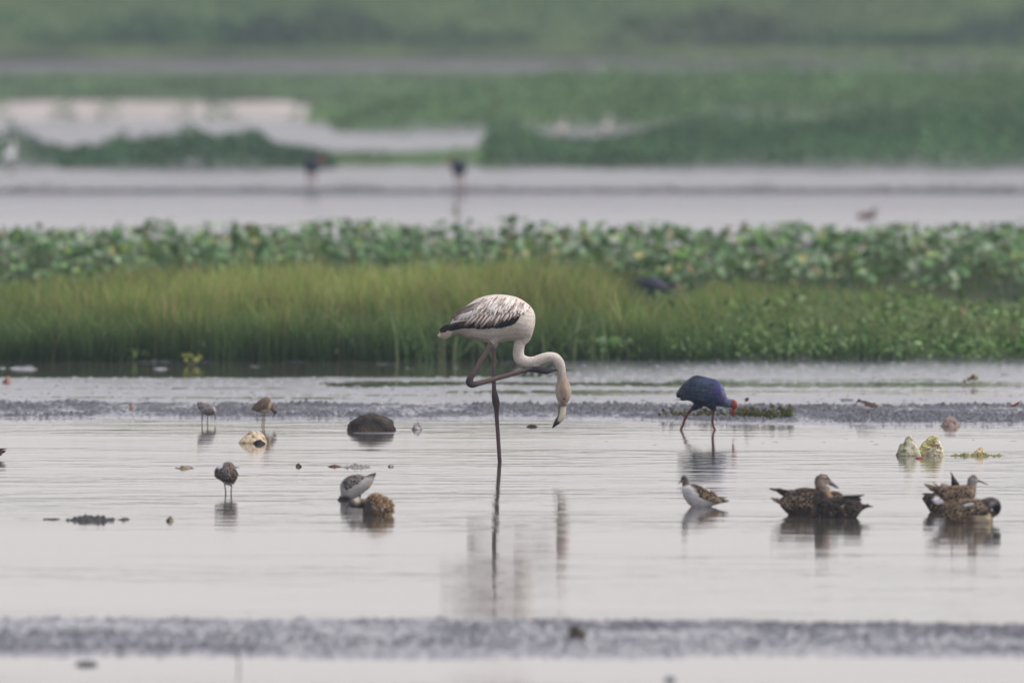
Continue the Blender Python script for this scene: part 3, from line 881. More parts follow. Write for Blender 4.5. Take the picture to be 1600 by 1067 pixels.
    for i in range(9):                                     # long primaries to the tail
        u = i / 8
        fl.append((742 - 6 * u, 500 + 6 * u, 689 - 4 * u + 6 * abs(u - .5), 510 + 9 * u, 5.2, (70, 60, 58) if i < 5 else BLK, (128, 112, 104) if i < 4 else (52, 46, 46), (40, 34, 34), 0.5 - .04 * i))
    for i in range(8):                                     # grey-brown tertials on the upper rear
        u = i / 7
        fl.append((768 - 6 * u, 467 + 9 * u, 717 - 12 * u + r.uniform(-3, 3), 486 + 12 * u, 6.2, GR if i % 2 else (120, 102, 94), (206, 196, 188), (112, 94, 86), 0.9))
    # greater coverts with dark tips
    for i in range(26):
        u = i / 25
        x = 822 - 84 * u; y = np.interp(x, [738, 770, 800, 822], [492, 491, 487, 481]) + r.uniform(-1.5, 1.5)
        a = R(118 + 14 * u + r.uniform(-8, 8)); L = (12 + 10 * min(1, u * 1.6)) * r.uniform(.75, 1.25)
        fl.append((x, y, x + math.cos(a) * L, y + math.sin(a) * L, 3.4, (150, 112, 88) if i % 2 else W, W, BRN if i % 2 else (58, 38, 30), 0.9))
    # median coverts
    for i in range(30):
        u = i / 29
        x = 828 - 92 * u; y = np.interp(x, [736, 770, 800, 828], [483, 481, 478, 477]) + r.uniform(-2.5, 2.5)
        a = R(112 + 20 * u + r.uniform(-10, 10)); L = (7 + 6 * min(1, u * 1.5)) * r.uniform(.85, 1.2)
        fl.append((x, y, x + math.cos(a) * L, y + math.sin(a) * L, 3.2, W if i % 3 else (140, 104, 82), W, (72, 44, 32) if i % 2 else W, 1.3))
    # white rear coverts over the primaries
    for i in range(10):
        u = i / 9
        x = 744 - 22 * u; y = 484 + 7 * u + r.uniform(-1, 1)
        fl.append((x, y, x - 13 - 3 * u, y + 13 - 3 * u, 4.6, (214, 210, 212), W, r.choice([(120, 96, 84), WG, (150, 130, 120)]), 1.5))
    # scapulars, streaked
    for i in range(64):
        x = 826 - 78 * r.random(); ytop = np.interp(x, [745, 760, 775, 800, 815, 826], [470, 464.5, 462, 464, 469, 476])
        y = ytop + 13 * r.random() ** 1.3
        a = R(np.interp(x, [745, 790, 826], [146, 126, 100]) + r.uniform(-10, 10)); L = r.uniform(11, 19) * np.interp(x, [745, 800, 826], [1.1, .9, .6])
        c = r.choice([W, W, TAN, TAN, GR, WG])
        fl.append((x, y, x + math.cos(a) * L, y + math.sin(a) * L, r.uniform(2.4, 3.8), c, r.choice([W, W, WG]), r.choice([W, WG, W, (166, 140, 122)]), 1.6 + 0.3 * r.random()))
    b.feathers('wing', fl, lift=(0.1, 1.0), scallop=False)
    # tail
    tl = [(708 - i, 517 + i * 1.6, 686 - 2 * abs(i - 2) * 0 + i * 1.2, 519 + i * 2.6, 5.0, (196, 184, 172), (214, 204, 194), (188, 174, 160)) for i in range(5)]
    b.feathers('tail', tl, lift=(0.1, .5), scallop=False)
flamingo()

# ---- purple swamphen close by
def swamphen():
    b = Bird('swamphen', 'blue and purple swamphen with red bill stooping over the mud edge', 'swamphen', 1090, 672)
    Z = (1020, 570, 6.667)
    rows = [(244, 300, 332), (262, 265, 340), (285, 232, 348), (335, 178, 364), (400, 128, 384), (455, 108, 422), (520, 118, 434), (600, 138, 437), (660, 152, 434), (710, 192, 428), (745, 250, 412), (766, 315, 380)]
    def cf(x):
        t = np.interp(x, [1056, 1075, 1092, 1112, 1128, 1136], [0, .25, .5, .7, .9, 1])
        ks = np.array([(58, 62, 64), (44, 58, 66), (34, 44, 84), (40, 40, 92), (84, 80, 122), (118, 112, 140)])  # lilac breast, its pale right end painting in the sheen
        return tuple(np.array([np.interp(t, [0, .25, .5, .7, .9, 1], ks[:, c]) for c in range(3)]))
    body = Loft(body_pts(rows, 19, cf, z=Z, prof=[.15, .35, .5, .75, .95, 1, 1, .95, .85, .7, .5, .25]), True, 5, 20)
    neck = Loft(tube_pts([(640, 330, 90, 0, (44, 44, 92)), (710, 365, 72, 0, (60, 66, 108)), (762, 392, 54, 0, (78, 98, 128)), (800, 400, 47, 0, (92, 112, 130)), (826, 404, 45, 0, (112, 52, 50)), (840, 412, 44, 0, (158, 62, 54)), (843, 436, 34, 0, (150, 44, 42)), (841, 458, 18, 0, (140, 30, 34))], (60, 60, 100), Z, 0.8))
    lg1 = Loft(tube_pts([(480, 400, 60, -5, (26, 32, 52)), (440, 440, 36, -5, (26, 30, 46)), (405, 465, 20, -5, (70, 48, 52)), (360, 520, 13.5, -5, (92, 54, 54)), (338, 558, 16, -5, (104, 50, 50)), (318, 615, 12, -5, (126, 58, 54)), (293, 680, 14, -5, (120, 54, 50)), (280, 760, 13, -5, (120, 60, 54))], (30, 30, 40), Z))
    lg2 = Loft(tube_pts([(600, 400, 60, 5, (28, 34, 58)), (628, 448, 34, 5, (26, 28, 46)), (632, 485, 16, 5, (86, 62, 64)), (624, 550, 13.5, 5, (104, 64, 62)), (622, 600, 14, 5, (108, 58, 56)), (632, 640, 12, 5, (116, 56, 54)), (648, 685, 12.5, 5, (116, 54, 50)), (655, 760, 12, 5, (120, 60, 54))], (30, 30, 40), Z))
    paint = [(1102, 598, 16, 7, 10, (30, 62, 76), 0.6, 0.6), (1098, 622, 14, 9, 0, (36, 30, 84), 0.6, 0.6), (1112, 626, 8, 6, 0, (26, 66, 72), .6, .5), (1090, 588.5, 7, 3, 0, (16, 18, 24), .6, .8), (1066, 612, 9, 14, 15, (74, 76, 82), .6, .6), (1085, 632, 20, 6, 0, (24, 28, 46), .5, .8), (1131, 606, 4, 14, -8, (124, 118, 144), .7, .6)]  # last blob is a painted sheen down the front
    b.body([body, neck, lg1, lg2], 0.5, paint, M_gloss, mottle=0.35)
    b.part('bill', [Loft(tube_pts([(842, 440, 20, 0, (160, 46, 42)), (840, 462, 17, 0, (160, 36, 38)), (837, 495, 12, 0, (156, 30, 38)), (834, 525, 6.5, 0, (150, 28, 38)), (832, 545, 1.5, 0, (140, 26, 36))], (190, 40, 40), Z, 0.7))])
    b.eye(1143.5, 633.5, 1.0)
    fl = shingle([(640, 190), (620, 360), (330, 372), (350, 200)], 7, 6, 9, 4.6, [((40, 48, 84), (50, 62, 92), (32, 40, 60)), ((36, 60, 74), (52, 74, 86), (34, 50, 62)), ((52, 56, 66), (70, 74, 82), (48, 52, 60))], 3, z=Z)
    b.feathers('wing', fl, lift=(0.05, 0.5), mat=M_gloss)
    # tail tip
    b.feathers('tail', [(1063 + i * 1.2, 612 + i * 2, 1057 + i * .6, 619 + i * 1.2, 3.2, (40, 42, 46), (52, 54, 58), (30, 30, 32)) for i in range(3)], lift=(.05, .4))
swamphen()

BR = (70, 58, 50); DB = (44, 37, 34); BUFF = (176, 150, 120); PALE = (206, 188, 162)
DUCKF = [((34, 29, 26), (142, 125, 104), DB), ((46, 39, 34), (122, 106, 88), DB), ((31, 27, 25), (102, 89, 76), DB), ((54, 45, 39), (158, 142, 120), BR)]
DARKF = [((36, 32, 31), (66, 59, 54), (34, 30, 29)), ((42, 37, 35), (78, 70, 64), (38, 34, 32)), ((34, 31, 30), (60, 54, 50), (30, 28, 27)), ((44, 38, 35), (112, 98, 86), (40, 35, 32))]

def duck_upright():
    b = Bird('duck', 'brown duck facing right with raised head and dark eye stripe, behind another duck', 'duck', 1255, 804, 'ducks resting on the water')
    Z = (1190, 720, 7.621)
    rows = [(225, 440, 540), (260, 420, 580), (320, 372, 640), (400, 335, 700), (500, 315, 720), (600, 325, 720), (700, 340, 720), (800, 348, 720), (900, 362, 715), (960, 392, 700), (1000, 440, 660)]
    body = Loft(body_pts(rows, 21, BR, z=Z, prof=[.3, .5, .75, .95, 1, 1, 1, .95, .85, .65, .3]), True, 4, 18)
    tail = Loft(tube_pts([(400, 550, 70), (310, 515, 58), (230, 488, 36), (175, 474, 18), (128, 466, 4, 0, PALE)], (96, 80, 68), Z, 0.9))
    wt = Loft(tube_pts([(420, 380, 44, 8), (320, 380, 34, 7), (250, 365, 26, 5), (205, 345, 15, 4), (163, 324, 3, 3)], DB, Z, 0.5))
    wt2 = Loft(tube_pts([(400, 400, 30, -8), (300, 405, 26, -7), (240, 395, 16, -6), (195, 378, 3, -4)], DB, Z, 0.5))
    neck = Loft(tube_pts([(770, 480, 100, 0, (150, 126, 104)), (752, 410, 88, 0, (158, 132, 110)), (734, 345, 80, 0, (146, 130, 116)), (720, 285, 87, 0, (136, 124, 114)), (722, 235, 90, 0, (124, 112, 102)), (735, 195, 74, 0, (70, 60, 54)), (742, 160, 40, 0, (52, 46, 42))], (120, 110, 100), Z, 0.78))
    face = Loft(tube_pts([(730, 235, 72, 0, (134, 120, 108)), (775, 240, 52, 0, (140, 122, 106)), (812, 255, 34, 0, (128, 112, 100))], (130, 120, 110), Z, 0.75))
    pz = lambda x, y, rx, ry, *k: (1190 + x / 7.621, 720 + y / 7.621, rx / 7.621, ry / 7.621, *k)
    paint = [pz(655, 215, 26, 75, 8, (74, 66, 60), .6, .8), pz(768, 194, 66, 15, 22, (26, 21, 19), .35, 1.0), pz(736, 178, 60, 9, 20, (198, 180, 154), .4, .85), pz(712, 146, 85, 24, 12, (46, 39, 34), .4, 1.0), pz(800, 292, 30, 14, 10, (226, 216, 206), .5, .9), pz(812, 380, 34, 60, -20, (172, 144, 118), .6, .8), pz(705, 262, 60, 40, 10, (170, 158, 144), .7, .8), pz(660, 350, 30, 50, 0, (92, 80, 70), .6, .7)]
    b.body([body, tail, wt, wt2, neck, face], 0.6, paint, mottle=0.5)
    b.part('bill', [Loft(tube_pts([(795, 252, 36), (830, 268, 27), (865, 290, 20), (900, 312, 13), (920, 323, 3)], (104, 102, 112), Z, 0.75))])
    b.eye(1190 + 778 / 7.621, 720 + 192 / 7.621, 1.0)
    fl = shingle([(640, 340), (640, 560), (330, 560), (360, 350)], 7, 7, 12, 4.8, DUCKF, 7, jit=.18, z=Z)
    fl += shingle([(380, 470), (380, 590), (190, 480), (190, 460)], 4, 3, 10, 4.0, [((96, 78, 66), (170, 148, 126), (110, 92, 78))], 8, z=Z)
    b.feathers('wing', fl, lift=(0.05, 0.9))
    b.feathers('flank', shingle([(980, 420), (980, 600), (840, 600), (840, 380)], 3, 4, 9, 6.4, DUCKF, 9, z=Z), lift=(0.05, 0.9))
    b.feathers('wing_tip', shingle([(400, 360), (400, 420), (210, 370), (180, 330)], 3, 3, 12, 4.2, DARKF, 12, z=Z), lift=(0.1, .7))
duck_upright()

def duck_away():
    b = Bird('duck', 'dark brown duck turned away with its pointed tail to the right', 'duck', 1306, 808.5, 'ducks resting on the water')
    Z = (1190, 720, 7.621)
    rows = [(585, 605, 660), (604, 562, 700), (645, 505, 740), (710, 462, 755), (780, 440, 760), (860, 432, 760), (950, 428, 760), (1040, 430, 750), (1110, 442, 700), (1170, 470, 625), (1195, 500, 590)]
    body = Loft(body_pts(rows, 21, (58, 51, 47), z=Z, prof=[.3, .6, .8, .95, 1, 1, 1, .9, .7, .45, .25]), True, 4, 18)
    tail = Loft(tube_pts([(1040, 580, 84), (1120, 562, 66), (1190, 548, 42), (1240, 541, 24), (1285, 540, 13), (1338, 542, 4)], (72, 63, 58), Z, 0.9))
    wt = Loft(tube_pts([(980, 440, 36, 8), (1080, 432, 30, 7), (1150, 420, 20, 5), (1195, 408, 11, 3), (1234, 399, 3, 2)], (38, 34, 32), Z, 0.5))
    wt2 = Loft(tube_pts([(980, 470, 36, 2), (1080, 465, 34, 2), (1150, 460, 26, 1), (1192, 455, 8, 1)], (32, 28, 27), Z, 0.5))
    neck = Loft(tube_pts([(700, 560, 80, -3), (694, 490, 70, -4), (688, 430, 64, -5), (686, 390, 60, -5), (688, 355, 34, -5), (690, 338, 12, -5)], (56, 50, 47), Z, 0.95))
    pz = lambda x, y, rx, ry, *k: (1190 + x / 7.621, 720 + y / 7.621, rx / 7.621, ry / 7.621, *k)
    paint = [pz(655, 420, 32, 60, 0, (92, 86, 82), .6, .7), pz(725, 400, 22, 60, 0, (36, 32, 30), .6, .8), pz(610, 600, 26, 70, 0, (104, 84, 76), .6, .6), pz(1130, 610, 60, 16, -35, (110, 92, 80), .6, .5)]
    b.body([body, tail, wt, wt2, neck], 0.6, paint, mottle=0.5)
    fl = shingle([(650, 500), (650, 660), (1080, 660), (1000, 450)], 8, 5, 10, 6.6, DARKF, 17, z=Z)
    fl += [(1190 + x / 7.621, 720 + y / 7.621, 1190 + (x + 60) / 7.621, 720 + (y - 25) / 7.621, 2.2, (150, 136, 122), (120, 108, 98), (150, 136, 122), 0.6) for x, y in ((920, 555), (935, 540))]
    b.feathers('wing', fl, lift=(0.05, 0.9))
    b.feathers('tail', shingle([(1080, 540), (1080, 620), (1240, 540), (1240, 520)], 4, 3, 5.5, 3.4, DARKF + [((58, 50, 46), (118, 102, 90), (60, 52, 48))], 18, jit=.1, z=Z), lift=(0.05, .5))
duck_away()

WADF = [((42, 36, 33), (158, 134, 106), DB), ((60, 50, 43), (176, 150, 120), DB), ((36, 32, 30), (136, 118, 98), DB)]
GREYF = [((56, 52, 53), (168, 160, 155), DB), ((68, 63, 62), (152, 144, 139), DB), ((50, 46, 47), (134, 127, 122), DB)]

def wader_resting():
    b = Bird('sandpiper', 'sandpiper with white breast and brown scaly wings facing left in the water', 'sandpiper', 1096, 791.5, 'wading birds')
    Z = (1040, 720, 8.892)
    pale = (200, 199, 200)
    rows = [(226, 385, 430), (245, 345, 490), (290, 322, 565), (340, 312, 620), (400, 316, 670), (500, 345, 680), (600, 397, 650), (660, 440, 622), (720, 490, 602), (780, 518, 588), (840, 545, 573), (886, 555, 561)]
    body = Loft(body_pts(rows, 12.5, pale, z=Z, prof=[.3, .6, .85, .97, 1, 1, .85, .68, .5, .35, .2, .08]), True, 4, 18)
    neck = Loft(tube_pts([(310, 400, 84, 0, (176, 172, 172)), (290, 350, 62, 0, (128, 116, 110)), (275, 300, 50, 0, (98, 86, 80)), (262, 258, 48, 0, (88, 77, 72)), (258, 228, 42, 0, (80, 70, 66)), (256, 200, 16, 0, (72, 64, 60))], pale, Z, 0.85))
    pz = lambda x, y, rx, ry, *k: (1040 + x / 8.892, 720 + y / 8.892, rx / 8.892, ry / 8.892, *k)
    paint = [pz(230, 290, 18, 26, 0, (160, 158, 164), .5, .8), pz(430, 350, 120, 30, 20, (74, 62, 54), .5, .95), pz(320, 420, 50, 40, 40, (150, 138, 138), .7, .5), pz(560, 470, 190, 56, 34, (84, 70, 60), .4, .95)]
    b.body([body, neck], 0.6, paint, mottle=.12)
    b.part('bill', [Loft(tube_pts([(222, 268, 13), (208, 290, 9), (188, 306, 6), (166, 323, 2.5)], (72, 74, 86), Z, 0.8))])
    b.eye(1040 + 236 / 8.892, 720 + 235 / 8.892, 0.7)
    fl = shingle([(400, 330), (470, 500), (700, 570), (640, 430)], 7, 5, 9.5, 4.6, WADF, 27, jit=.18, z=Z)
    fl += shingle([(640, 450), (660, 560), (830, 560), (800, 530)], 3, 3, 9, 3.0, WADF, 28, z=Z)
    b.feathers('wing', fl, lift=(0.05, .8))
    b.feathers('wing_tip', [(1040 + 730 / 8.892, 720 + 505 / 8.892, 1040 + 852 / 8.892, 720 + 511 / 8.892, 1.6, DB, BR, DB), (1040 + 760 / 8.892, 720 + 530 / 8.892, 1040 + 888 / 8.892, 720 + 556 / 8.892, 2.2, DB, BR, DB)], lift=(0.05, .3))
wader_resting()

def wader_upended():
    b = Bird('sandpiper', 'wader with head under water and pale belly and tail raised', 'sandpiper', 547, 781, 'wading birds')
    Z = (510, 720, 8.892)
    pale = (176, 174, 172)
    rows = [(188, 335, 395), (205, 300, 470), (240, 252, 520), (300, 212, 560), (350, 195, 555), (400, 188, 520), (450, 190, 492), (500, 198, 452), (550, 204, 415), (600, 198, 372), (640, 186, 308), (670, 172, 240), (692, 165, 182)]
    body = Loft(body_pts(rows, 13, pale, z=Z, prof=[.3, .55, .8, 1, 1, .95, .9, .8, .65, .5, .35, .2, .08]), True, 4, 18)
    head = Loft(tube_pts([(280, 480, 80), (235, 510, 58), (205, 545, 46), (185, 580, 30)], (74, 68, 70), Z, 0.9))
    pz = lambda x, y, rx, ry, *k: (510 + x / 8.892, 720 + y / 8.892, rx / 8.892, ry / 8.892, *k)
    paint = [pz(330, 270, 130, 70, -40, (70, 64, 62), .3, .9), pz(640, 190, 60, 16, -20, (36, 34, 36), .5, .95), pz(470, 215, 90, 28, 0, (84, 76, 72), .5, .85), pz(250, 520, 90, 36, 0, (66, 62, 64), .5, .9), pz(500, 340, 100, 30, -45, (164, 160, 158), .6, .5), pz(610, 330, 16, 40, 25, (204, 190, 160), .5, .7)]
    b.body([body, head], 0.6, paint, mottle=.15)
    b.part('bill', [Loft(tube_pts([(215, 500, 22), (180, 522, 12), (146, 546, 4), (120, 565, 2)], (70, 66, 78), Z, .8))])
    fl = shingle([(225, 300), (260, 420), (500, 260), (430, 195)], 6, 4, 7, 5.0, GREYF, 37, z=Z)
    b.feathers('wing', fl, lift=(0.05, .8))
    b.feathers('tail', [(510 + 560 / 8.892, 720 + (212 + 8 * i) / 8.892, 510 + (692 - 6 * i) / 8.892, 720 + (168 + 22 * i) / 8.892, 2.6, (40, 38, 40) if i == 0 else (150, 144, 140), (60, 56, 56), (28, 27, 30)) for i in range(3)], lift=(0.05, .4))
    Lg = Loft(tube_pts([(470, 470, 16), (460, 540, 9), (450, 640, 8)], (120, 100, 84), Z))
    b.part('leg', [Lg])
wader_upended()

def duck_rear():
    b = Bird('duck', 'mottled tan duck seen from behind with its head stretched left', 'duck', 592, 804.5, 'ducks resting on the water')
    Z = (510, 720, 8.892)
    rows = [(503, 610, 760), (525, 552, 800), (570, 495, 820), (620, 458, 825), (680, 440, 825), (730, 446, 825), (775, 478, 825), (810, 484, 825), (850, 500, 815), (890, 560, 800), (914, 630, 760)]
    body = Loft(body_pts(rows, 24, (112, 94, 78), z=Z, prof=[.4, .65, .85, .95, 1, 1, 1, 1, .9, .7, .4]), True, 4, 20)
    neck = Loft(tube_pts([(620, 580, 70, 4), (560, 575, 58, 6, (40, 38, 40)), (490, 590, 64, 8, (70, 66, 64)), (420, 580, 66, 9, (140, 130, 120)), (360, 595, 54, 9, (96, 90, 88)), (318, 600, 30, 9, (110, 104, 98)), (300, 600, 8, 9, (120, 110, 100))], DB, Z, 0.8))
    pz = lambda x, y, rx, ry, *k: (510 + x / 8.892, 720 + y / 8.892, rx / 8.892, ry / 8.892, *k)
    paint = [pz(400, 645, 110, 26, 4, (16, 16, 20), .4, 1.0), pz(425, 545, 42, 26, 25, (206, 192, 172), .6, .85), pz(345, 590, 44, 12, 28, (44, 40, 40), .5, .7), pz(330, 535, 40, 10, -22, (232, 226, 216), .4, .9), pz(540, 540, 50, 14, -20, (150, 136, 116), .6, .6), pz(510, 610, 50, 50, 0, (20, 20, 24), .5, .9), pz(580, 650, 70, 110, 12, (88, 84, 78), .5, .9), pz(590, 600, 24, 60, 0, (46, 44, 42), .6, .7), pz(735, 590, 62, 18, 38, (18, 16, 16), .4, 1.0), pz(680, 650, 46, 12, 35, (196, 184, 160), .5, .8), pz(778, 660, 12, 32, -10, (226, 220, 212), .5, .95)]  # plumage marks; the near-black stroke paints shade into the gap between folded wings
    b.body([body, neck], 0.6, paint, mottle=.4)
    TANF = [((70, 52, 38), (182, 154, 120), DB), ((88, 66, 48), (200, 172, 136), DB), ((52, 42, 34), (160, 136, 106), DB)]
    fl = shingle([(620, 470), (690, 580), (880, 720), (870, 540)], 6, 5, 9.5, 5.0, TANF, 47, jit=.18, z=Z)
    fl += shingle([(560, 520), (620, 600), (760, 520), (700, 450)], 3, 3, 7, 5.2, TANF, 48, z=Z)
    fl += shingle([(650, 690), (650, 750), (860, 750), (860, 710)], 5, 2, 6, 4.0, TANF, 49, z=Z)
    b.feathers('wing', fl, sides=(1,), lift=(0.05, .8))
    b.part('bill', [Loft(tube_pts([(330, 605, 18, 9), (300, 625, 13, 10), (280, 645, 5, 10)], (60, 62, 76), Z, .8))])
duck_rear()

def wader_preening():
    b = Bird('sandpiper', 'grey wader seen from behind on two thin legs, head tucked in', 'sandpiper', 356, 771, 'wading birds')
    Z = (320, 700, 8.892)
    rows = [(133, 310, 380), (150, 280, 410), (200, 240, 440), (250, 212, 466), (300, 192, 482), (350, 190, 480), (400, 222, 468), (438, 290, 440), (456, 335, 400)]
    body = Loft(body_pts(rows, 20, (112, 102, 98), z=Z, prof=[.3, .55, .85, 1, 1, 1, .85, .55, .25]), True, 4, 18)
    under = Loft(tube_pts([(270, 430, 50, 4), (300, 475, 34, 6), (345, 500, 22, 8), (385, 520, 8, 10)], (196, 194, 200), Z, .9))
    l1 = Loft(tube_pts([(276, 480, 16, 2), (280, 530, 8.5, 2), (290, 605, 10, 2), (283, 660, 8, 2), (278, 800, 8, 2)], (92, 80, 86), Z))
    l2 = Loft(tube_pts([(366, 490, 16, 0), (370, 540, 8.5, 0), (364, 605, 10, 0), (369, 660, 8, 0), (370, 800, 8, 0)], (92, 80, 86), Z))
    pz = lambda x, y, rx, ry, *k: (320 + x / 8.892, 700 + y / 8.892, rx / 8.892, ry / 8.892, *k)
    paint = [pz(220, 250, 50, 24, -35, (206, 208, 218), .5, .9), pz(160, 310, 26, 30, 0, (46, 42, 44), .5, .85), pz(300, 400, 36, 70, 10, (58, 54, 56), .6, .85), pz(220, 360, 50, 60, 0, (92, 86, 88), .6, .7), pz(410, 400, 34, 60, 0, (186, 172, 156), .6, .85), pz(330, 230, 60, 30, 0, (104, 88, 80), .6, .8), pz(320, 275, 26, 10, 30, (196, 186, 170), .5, .7)]
    b.body([body, under, l1, l2], 0.5, paint, mottle=.35)
    b.part('bill', [Loft(tube_pts([(395, 262, 10), (430, 264, 7), (482, 266, 3)], (52, 54, 60), Z))])
    fl = shingle([(260, 225), (190, 330), (300, 460), (340, 300)], 5, 4, 7, 4.2, GREYF, 57, z=Z)
    fl += shingle([(330, 215), (350, 300), (400, 440), (440, 330)], 5, 4, 7, 4.2, WADF, 58, z=Z)
    b.feathers('wing', fl, sides=(1,), lift=(0.05, .8))
    b.feathers('tail', [(320 + 300 / 8.892, 700 + 430 / 8.892, 320 + 412 / 8.892, 700 + 494 / 8.892, 4.4, (50, 46, 48), (84, 78, 78), (34, 32, 34), 2.0), (320 + 280 / 8.892, 700 + 450 / 8.892, 320 + 385 / 8.892, 700 + 510 / 8.892, 4.0, (110, 104, 104), (150, 144, 144), (70, 66, 68), 1.2)], sides=(1,), lift=(.1, .6))
wader_preening()

def wader_grey():
    b = Bird('sandpiper', 'pale grey wader probing the water left of the pale lump', 'sandpiper', 322, 662, 'wading birds')
    Z = (290, 600, 9.7)
    g = (138, 134, 138)
    rows = [(176, 258, 310), (200, 262, 375), (240, 276, 425), (285, 280, 458), (335, 286, 474), (380, 302, 472), (420, 330, 452), (446, 372, 425)]
    body = Loft(body_pts(rows, 9, g, z=Z, prof=[.2, .5, .8, 1, 1, .9, .65, .3]), True, 4, 16)
    head = Loft(tube_pts([(405, 380, 44), (428, 418, 34), (440, 448, 26), (443, 474, 12)], (158, 152, 148), Z, .85))
    l1 = Loft(tube_pts([(255, 440, 16, 2), (250, 500, 8.5, 2), (248, 610, 8, 2), (250, 740, 8, 2)], (138, 98, 84), Z))
    l2 = Loft(tube_pts([(338, 450, 16, -2), (334, 500, 8.5, -2), (330, 610, 8, -2), (332, 740, 8, -2)], (138, 98, 84), Z))
    pz = lambda x, y, rx, ry, *k: (290 + x / 9.7, 600 + y / 9.7, rx / 9.7, ry / 9.7, *k)
    paint = [pz(205, 330, 30, 50, -30, (70, 62, 62), .5, .9), pz(260, 370, 30, 60, 15, (168, 172, 184), .6, .85), pz(330, 360, 30, 70, 10, (104, 98, 100), .6, .6), pz(440, 370, 14, 50, -15, (204, 188, 172), .5, .8), pz(410, 410, 30, 36, 0, (96, 88, 90), .6, .6)]
    b.body([body, head, l1, l2], 0.5, paint, mottle=.3)
    b.part('bill', [Loft(tube_pts([(440, 462, 11), (445, 510, 7), (448, 570, 3)], (60, 56, 62), Z))])
    b.feathers('wing', shingle([(400, 320), (390, 430), (220, 350), (240, 285)], 5, 4, 6, 3.6, [((112, 106, 108), (160, 154, 154), (96, 90, 92)), ((128, 122, 124), (172, 166, 166), (108, 102, 104))], 67, z=Z), lift=(.05, .6))
wader_grey()

def wader_brown():
    b = Bird('sandpiper', 'brown wader with white belly bending down behind the pale lump', 'sandpiper', 414, 664, 'wading birds')
    Z = (290, 600, 9.7)
    rows = [(1010, 360, 398), (1045, 312, 402), (1085, 268, 416), (1130, 232, 432), (1180, 202, 446), (1230, 190, 440), (1272, 212, 412), (1300, 270, 360)]
    body = Loft(body_pts(rows, 10, (112, 96, 86), z=Z, prof=[.15, .4, .7, .95, 1, 1, .8, .4]), True, 4, 16)
    head = Loft(tube_pts([(1265, 310, 60, 0, (150, 134, 122)), (1305, 360, 44), (1340, 395, 38), (1358, 425, 30), (1356, 448, 14)], (124, 106, 96), Z, .85))
    l1 = Loft(tube_pts([(1170, 420, 16, 2), (1168, 480, 8.5, 2), (1158, 620, 8, 2), (1150, 760, 8, 2)], (130, 104, 82), Z))
    l2 = Loft(tube_pts([(1196, 420, 16, -2), (1194, 480, 8.5, -2), (1185, 620, 8, -2), (1184, 760, 8, -2)], (130, 104, 82), Z))
    pz = lambda x, y, rx, ry, *k: (290 + x / 9.7, 600 + y / 9.7, rx / 9.7, ry / 9.7, *k)
    paint = [pz(1200, 420, 90, 34, -8, (218, 208, 194), .5, .9), pz(1275, 340, 20, 70, 15, (206, 176, 144), .6, .7), pz(1362, 430, 26, 26, 0, (54, 46, 46), .6, .8)]
    b.body([body, head, l1, l2], 0.5, paint, mottle=.3)
    b.part('bill', [Loft(tube_pts([(1350, 440, 13), (1338, 475, 7), (1326, 515, 3)], (48, 44, 46), Z))])
    b.feathers('wing', shingle([(1265, 225), (1240, 370), (1060, 385), (1090, 290)], 6, 5, 6, 3.6, [((84, 72, 66), (142, 124, 110), (72, 62, 58)), ((98, 84, 76), (150, 134, 120), (80, 70, 64))], 77, z=Z), lift=(.05, .6))
    b.feathers('wing_tip', [(290 + 1090 / 9.7, 600 + (340 + 18 * i) / 9.7, 290 + (1008 - 4 * i) / 9.7, 600 + (350 + 22 * i) / 9.7, 2.6, DB, BR, DB) for i in range(3)], lift=(.05, .4))
wader_brown()

ZR = (1430, 720, 6.669)
pr = lambda x, y, rx, ry, *k: (1430 + x / 6.669, 720 + y / 6.669, rx / 6.669, ry / 6.669, *k)
def duck_behind():
    b = Bird('duck', 'duck with white rump and a wing blade sticking up, behind the upright wader', 'duck', 1474, 799.5, 'ducks resting on the water')
    rows = [(74, 384, 400), (108, 348, 450), (160, 342, 535), (230, 322, 590), (310, 262, 600), (380, 256, 600), (440, 262, 600), (490, 300, 590), (525, 360, 560)]
    body = Loft(body_pts(rows, 18, (74, 64, 58), z=ZR, prof=[.1, .35, .7, .9, 1, 1, 1, .8, .4]), True, 4, 16)
    hump = Loft(tube_pts([(330, 320, 60), (295, 262, 46), (285, 232, 14)], (146, 130, 120), ZR, .8))
    blade = Loft(tube_pts([(430, 290, 56), (412, 235, 40), (398, 185, 22), (384, 145, 11), (366, 108, 2.5)], (50, 40, 40), ZR, .35))
    blade2 = Loft(tube_pts([(405, 240, 22, 2), (388, 200, 13, 2), (372, 168, 3, 2)], (38, 32, 34), ZR, .4))
    b.body([body, hump, blade, blade2], 0.6, [pr(240, 405, 64, 38, 12, (226, 224, 230), .5, .95), pr(150, 470, 50, 60, 20, (44, 40, 40), .5, .8), pr(408, 170, 8, 60, -18, (112, 84, 84), .6, .8), pr(280, 490, 50, 40, 0, (120, 108, 98), .6, .7), pr(110, 370, 40, 16, 10, (40, 36, 36), .5, .9)], mottle=.4)
    b.feathers('tail', [(1430 + 200 / 6.669, 720 + (350 + 14 * i) / 6.669, 1430 + (70 + 18 * (i % 2) + 12 * i) / 6.669, 720 + (342 + 40 * i) / 6.669, 4, DB, (110, 98, 90), DB) for i in range(3)], lift=(.1, .5))
    b.feathers('wing', shingle([(330, 440), (330, 560), (190, 540), (180, 450)], 3, 4, 7, 4.4, DUCKF, 81, z=ZR), lift=(.05, .7))
duck_behind()

